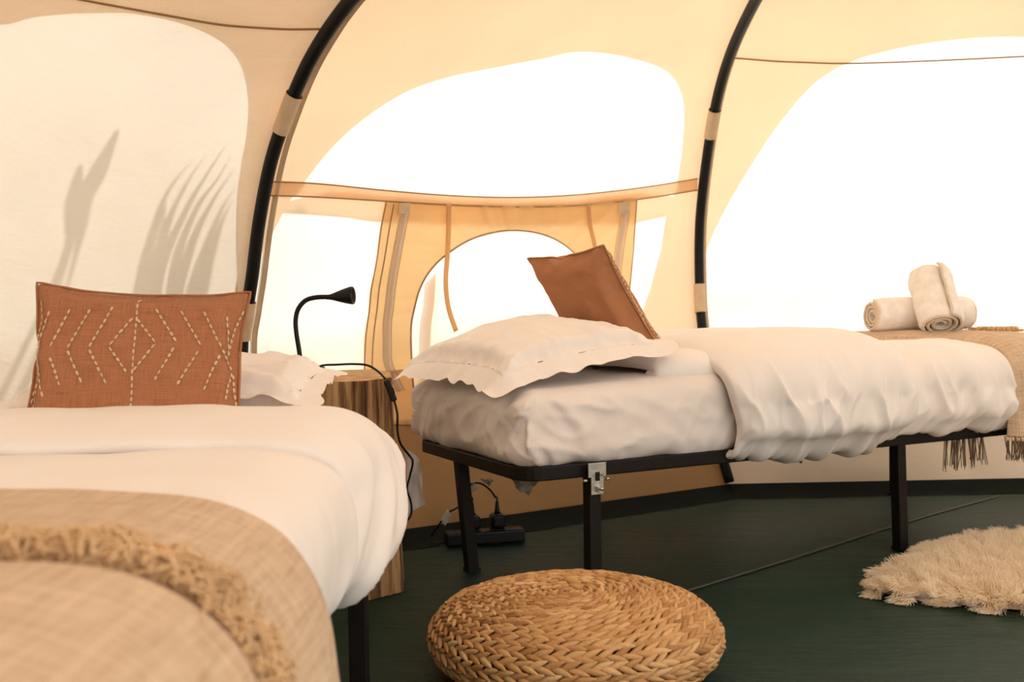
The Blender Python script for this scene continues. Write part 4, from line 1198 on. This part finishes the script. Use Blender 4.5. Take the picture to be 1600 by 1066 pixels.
# ------------------------------------------------------------------ power strip and plugs under the right bed
sc_ = onz(755, 850, 0.0)
ps = tag(empty('power_strip'), 'black power strip on the floor under the right bed', 'power strip')
bevel(mk('housing', *sqtube((sc_[0] - 0.12, sc_[1] - 0.03, 0.024), (sc_[0] + 0.13, sc_[1] + 0.03, 0.024), 0.058, 0.044), M['plastic'], ps, smooth=False), 0.008, 3)
for k, dx in enumerate((-0.033, 0.046)):
    bevel(mk('socket', *sqtube((sc_[0] + dx, sc_[1] + dx * 0.23, 0.044), (sc_[0] + dx, sc_[1] + dx * 0.23, 0.049), 0.046, 0.046, up=(1, 0.23, 0)), M['plastic'], ps, smooth=False), 0.003)
def plug(bx, label, pix, tagpix):
    P0 = np.array([sc_[0] + bx, sc_[1] + bx * 0.23, 0.050])
    root = tag(empty('plug'), label, 'plug', 'black plugs under the right bed')
    bevel(mk('body', *sqtube(P0, P0 + [0, 0, 0.045], 0.052, 0.045, up=(1, 0.23, 0)), M['plastic'], root, smooth=False), 0.010, 3)
    v, f = tube([P0 + [0, 0, 0.043], P0 + [0, 0, 0.055], P0 + [0, 0, 0.078], P0 + [0, 0, 0.086]], [0.010, 0.008, 0.0055, 0.004], 12); mk('strain_relief', v, f, M['plastic'], root)
    pts = [P0 + [0, 0, 0.08], P0 + [0, 0, 0.10]] + [at(x, y, Y) for x, y, Y in pix]
    v, f = tube(smooth_curve(pts, 50), 0.003, 8); mk('cord', v, f, M['plastic'], root)
    a, b, c, d, Y = tagpix
    q = [at(*p, Y) for p in (a, b, c, d)]
    nv = 5; s, t = np.meshgrid(np.linspace(0, 1, nv), np.linspace(0, 1, nv), indexing='ij')
    G = (q[0] * ((1 - s) * (1 - t))[..., None] + q[1] * (s * (1 - t))[..., None] + q[2] * (s * t)[..., None] + q[3] * ((1 - s) * t)[..., None])
    G[..., 1] += 0.006 * np.sin(s * 5) * t
    oo = mk('paper_tag', G.reshape(-1, 3), gridfaces(nv, nv), M['tag'], root); md = oo.modifiers.new('s', 'SOLIDIFY'); md.thickness = 0.0008
plug(0.046, 'black plug with a tall looping cord, right one on the power strip', [(775, 778, 3.05), (766, 766, 3.03), (754, 757, 3.0), (742, 755, 2.97), (728, 762, 2.93), (716, 775, 2.90)], ((723, 767), (741, 754), (747, 764), (730, 774), 2.95))
plug(-0.033, 'black plug with a short bent cord, left one on the power strip', [(728, 792, 3.05), (722, 789, 3.02), (712, 795, 2.98), (700, 802, 2.96), (686, 820, 2.98), (673, 838, 3.05)], ((688, 812), (699, 796), (706, 806), (696, 822), 2.955))

# ------------------------------------------------------------------ braided pouf
PC = np.array([0.120, 2.025, 0.0]); PR, PHT = 0.300, 0.165
pouf = tag(empty('pouf'), 'round woven water hyacinth floor pouf', 'pouf')
half = [(0.0, 0.158), (0.06, 0.158), (0.12, 0.156), (0.18, 0.151), (0.225, 0.142), (0.262, 0.127), (0.285, 0.106), (0.295, 0.082), (0.290, 0.058), (0.272, 0.034), (0.245, 0.014), (0.21, 0.007)]
hp = smooth_curve(half, 400); tot = np.linalg.norm(np.diff(hp, axis=0), axis=1).sum()
v, f = lathe(np.array([(max(r - 0.010 * (1 if z < 0.15 else 0), 0.0005), max(z - 0.010, 0.003)) for r, z in half[::-1]]), 48, PC); mk('core', v, f, M['hya_dark'], pouf)
NR = 20
# one leaf-like strand of the plait
ls = 7; sg = 8
tt = np.linspace(-1, 1, ls)
leaf_w = np.array([0.22, 0.70, 0.95, 1.0, 0.88, 0.60, 0.18])
aa = np.arange(sg) / sg * 2 * math.pi
LEAF = np.stack([np.repeat(tt[:, None], sg, 1), np.cos(aa)[None] * leaf_w[:, None], np.sin(aa)[None] * leaf_w[:, None]], -1).reshape(-1, 3)
LF = gridfaces(ls, sg, True).tolist() + [list(range(sg))[::-1], [(ls - 1) * sg + k for k in range(sg)]]
LF = [list(map(int, q)) for q in LF]
hd = np.gradient(hp, axis=0); hd /= np.linalg.norm(hd, axis=1)[:, None]
rg = np.random.default_rng(11)
row_h = tot / NR
for k in range(NR):
    i = int((k + 0.5) / NR * 399); r, z = hp[i]; tr_, tz = hd[i]; nr_, nz_ = -tz * -1, tr_ * -1
    nr_, nz_ = -tz, tr_
    if nr_ * (r) + nz_ * (z - 0.08) < 0: nr_, nz_ = -nr_, -nz_
    pitch = 0.029
    cnt = max(4, int(2 * math.pi * max(r, 0.012) / pitch))
    V = []; Fc = []; T = []; nn_ = 0
    ph = rg.uniform(0, 6.28)
    for m in range(cnt):
        for sd in (-1, 1):
            a = ph + (m + (0.5 if sd > 0 else 0)) / cnt * 2 * math.pi + rg.normal(0, 0.04) / cnt
            er = np.array([math.cos(a), math.sin(a), 0]); et = np.array([-math.sin(a), math.cos(a), 0])
            N = er * nr_ + np.array([0, 0, nz_]); B = er * tr_ + np.array([0, 0, tz])
            rot = sd * (0.33 + rg.normal(0, 0.07))
            ex = et * math.cos(rot) + B * math.sin(rot); ey = B * math.cos(rot) - et * math.sin(rot)
            ex = ex + N * 0.22 * 1.0; ex /= np.linalg.norm(ex)
            N2 = np.cross(ex, ey); N2 /= np.linalg.norm(N2)
            if N2 @ N < 0: N2 = -N2
            c = PC + er * r + np.array([0, 0, z]) + B * (sd * row_h * 0.205) - N * 0.001 + N * rg.normal(0, 0.0008)
            lw = row_h * 0.295 * rg.uniform(0.88, 1.12); ll = pitch * 0.80 * rg.uniform(0.92, 1.12) * (0.75 if r < 0.03 else 1)
            Lv = c + LEAF[:, :1] * ll * ex + LEAF[:, 1:2] * lw * ey + LEAF[:, 2:3] * 0.0068 * N2
            V.append(Lv); Fc += [[q + nn_ for q in fc] for fc in LF]; nn_ += len(Lv)
            T.append(np.full(len(Lv), np.clip(rg.normal(0.50, 0.17), 0.02, 1)))
    V = np.vstack(V); V[:, 2] = np.maximum(V[:, 2], 0.001)
    mk('braid_row', V, Fc, M['hya'], pouf, col=np.concatenate(T))

# ------------------------------------------------------------------ sheepskin rug
rug = tag(empty('sheepskin_rug'), 'cream fluffy sheepskin rug on the green floor', 'rug')
ro = [(0.885, 2.525), (0.96, 2.44), (1.08, 2.385), (1.22, 2.335), (1.40, 2.30), (1.60, 2.33), (1.85, 2.42), (2.02, 2.62), (2.0, 2.85), (1.85, 3.02), (1.70, 3.08), (1.55, 3.08), (1.42, 3.06), (1.33, 2.99), (1.27, 2.985), (1.18, 2.88), (1.06, 2.76), (0.95, 2.63)]
rc = resample(np.array(ro), 120, closed=True)
cen = rc.mean(0)
rows = [np.c_[cen + (rc - cen) * s, np.full(120, z)] for s, z in ((0.91, 0.002), (0.90, 0.008), (0.88, 0.016), (0.8, 0.024), (0.5, 0.026), (0.2, 0.026))]
hv = np.vstack(rows); hf = gridfaces(6, 120, True).tolist(); hf.append([5 * 120 + k for k in range(120)])
mk('hide', hv, hf, M['hide'], rug)
NH = 60000; K_ = 6
lo_, hi2 = rc.min(0), rc.max(0); pts = []
rh = np.random.default_rng(21)
while sum(len(p) for p in pts) < NH:
    q = rh.uniform(lo_, hi2, (NH, 2)); pts.append(q[inside(rc, q)])
rt = np.vstack(pts)[:NH]
kk = rh.integers(0, 120, NH // 5); jj = rh.uniform(0, 1, NH // 5)[:, None]
rim = rc[kk] * (1 - jj) + rc[(kk + 1) % 120] * jj; rt[:NH // 5] = cen + (rim - cen) * rh.uniform(0.955, 1.0, (NH // 5, 1))
clump = np.stack([fbm(rt[:, 0] * 22, rt[:, 1] * 22, 5, 2), fbm(rt[:, 0] * 22, rt[:, 1] * 22, 15, 2)], -1)
out = rt - cen; dist = np.linalg.norm(out, axis=1)[:, None]; outn = out / (dist + 1e-6)
# closeness to the rim
ngrid = np.min(np.linalg.norm(rt[:, None, :] - rc[None, ::4], axis=2), axis=1)[:, None] if NH <= 60000 else 0
edgef = np.clip(1 - ngrid / 0.08, 0, 1)
dirx = np.c_[outn * (0.25 + 0.9 * edgef) + clump * 1.2 + rh.normal(0, 0.28, (NH, 2)), 0.90 - 0.80 * edgef[:, 0]]
dirx /= np.linalg.norm(dirx, axis=1)[:, None]
ln = rh.uniform(0.036, 0.062, NH)[:, None]
z0 = np.where(edgef[:, 0] > 0.7, 0.004, 0.020)
P0 = np.c_[cen + (rt - cen) * 0.96, z0]
S_ = np.linspace(0, 1, K_)
curl = rh.normal(0, 1, (NH, 3)); curl -= dirx * (curl * dirx).sum(1)[:, None]
HP = P0[:, None] + dirx[:, None] * (S_[None, :, None] * ln[:, None]) + curl[:, None] * (0.0035 * np.sin(S_ * 5.0))[None, :, None]
HP[:, :, 2] -= (0.35 * S_ ** 2)[None] * ln * (0.35 + 0.65 * edgef)
HP[:, :, 2] = np.maximum(HP[:, :, 2], 0.003)
from mathutils.kdtree import KDTree
NLK = 5200; lk = rh.choice(NH, NLK, replace=False)
kd = KDTree(NLK)
for q, h_ in enumerate(lk): kd.insert((rt[h_, 0], rt[h_, 1], 0), q)
kd.balance()
own = np.array([kd.find((p[0], p[1], 0))[1] for p in rt]); lead = HP[lk][own]
wgt = (0.55 * S_ ** 1.2)[None, :, None] * rh.uniform(0.7, 1.0, (NH, 1, 1))
HP = HP * (1 - wgt) + (lead + (P0 - P0[lk][own])[:, None] * 0.15) * wgt
HP[:, :, 2] = np.maximum(HP[:, :, 2], 0.003)
hc = bpy.data.hair_curves.new('wool'); hc.add_curves([K_] * NH)
hc.attributes['position'].data.foreach_set('vector', HP.ravel().astype(np.float32))
ra_ = hc.attributes.get('radius') or hc.attributes.new('radius', 'FLOAT', 'POINT')
ra_.data.foreach_set('value', np.tile(np.linspace(0.0009, 0.0004, K_), NH).astype(np.float32))
hc.materials.append(M['fur'])
tag(ob('wool', hc, rug), kind='stuff')

# ------------------------------------------------------------------ tall grass outside the left wall, seen as shadows on the canvas
def hit_out(px, py, d):
    """point outside the left wall whose sun shadow falls on the canvas where this pixel looks"""
    u = pLA.inv(px, py); p = pLA(u[0], u[1]); return p + np.array(SUN_DIR) * d * 1.25
def reed(name, stems, label):
    root = tag(empty(name), label, 'grass', 'tall grass outside the left wall')
    for (pix, d, r, head) in stems:
        P = smooth_curve([hit_out(x, y, d) for x, y in pix], 40)
        g = P[0].copy(); low_ = np.array([g[0] + (P[0][0] - P[3][0]) * 1.0, g[1], -0.02])
        if P[0][2] > 0.0: P = np.vstack([np.linspace(low_, P[0], 12)[:-1], P])
        n_ = len(P); t = np.linspace(0, 1, n_)
        if head:
            rad = r * (1 - 0.6 * t) + head * np.exp(-((t - 0.86) / 0.09) ** 2)
            rad[-1] = 0.0006
        else:
            rad = r * np.clip(np.minimum(1.0, (1 - t) * 3.2), 0.04, 1)
        v, f = tube(P, rad, 8, flat=0.9); mk('plume' if head else 'blade', v, f, M['reed'], root)
reed('feather_grass', [([(-10, 640), (40, 540), (85, 440), (118, 340), (150, 275), (185, 200)], 0.20, 0.011, 0.017),
                       ([(20, 640), (65, 540), (95, 430), (115, 340), (118, 300), (126, 255)], 0.22, 0.013, 0.018),
                       ([(60, 640), (92, 520), (110, 430), (128, 350), (148, 290)], 0.26, 0.008, 0.010)], 'tall feathery grass outside, casting the leftmost shadow on the canvas')
reed('leafy_grass', [([(190, 640), (215, 470), (240, 360), (262, 300), (300, 250)], 0.18, 0.014, 0),
                     ([(200, 640), (235, 450), (262, 350), (290, 290), (322, 240)], 0.18, 0.013, 0),
                     ([(215, 640), (250, 430), (290, 330), (325, 270), (356, 222)], 0.16, 0.012, 0),
                     ([(235, 640), (270, 430), (305, 330), (340, 280), (362, 240)], 0.16, 0.012, 0),
                     ([(215, 640), (238, 470), (250, 380), (256, 330), (260, 290)], 0.24, 0.016, 0),
                     ([(250, 640), (275, 480), (300, 380), (335, 310), (368, 262)], 0.18, 0.014, 0),
                     ([(270, 640), (290, 500), (318, 400), (345, 330), (370, 290)], 0.20, 0.016, 0),
                     ([(290, 640), (300, 520), (320, 430), (345, 350), (365, 310)], 0.24, 0.020, 0)], 'broad leafy grass outside, casting the shadow near the left pole')
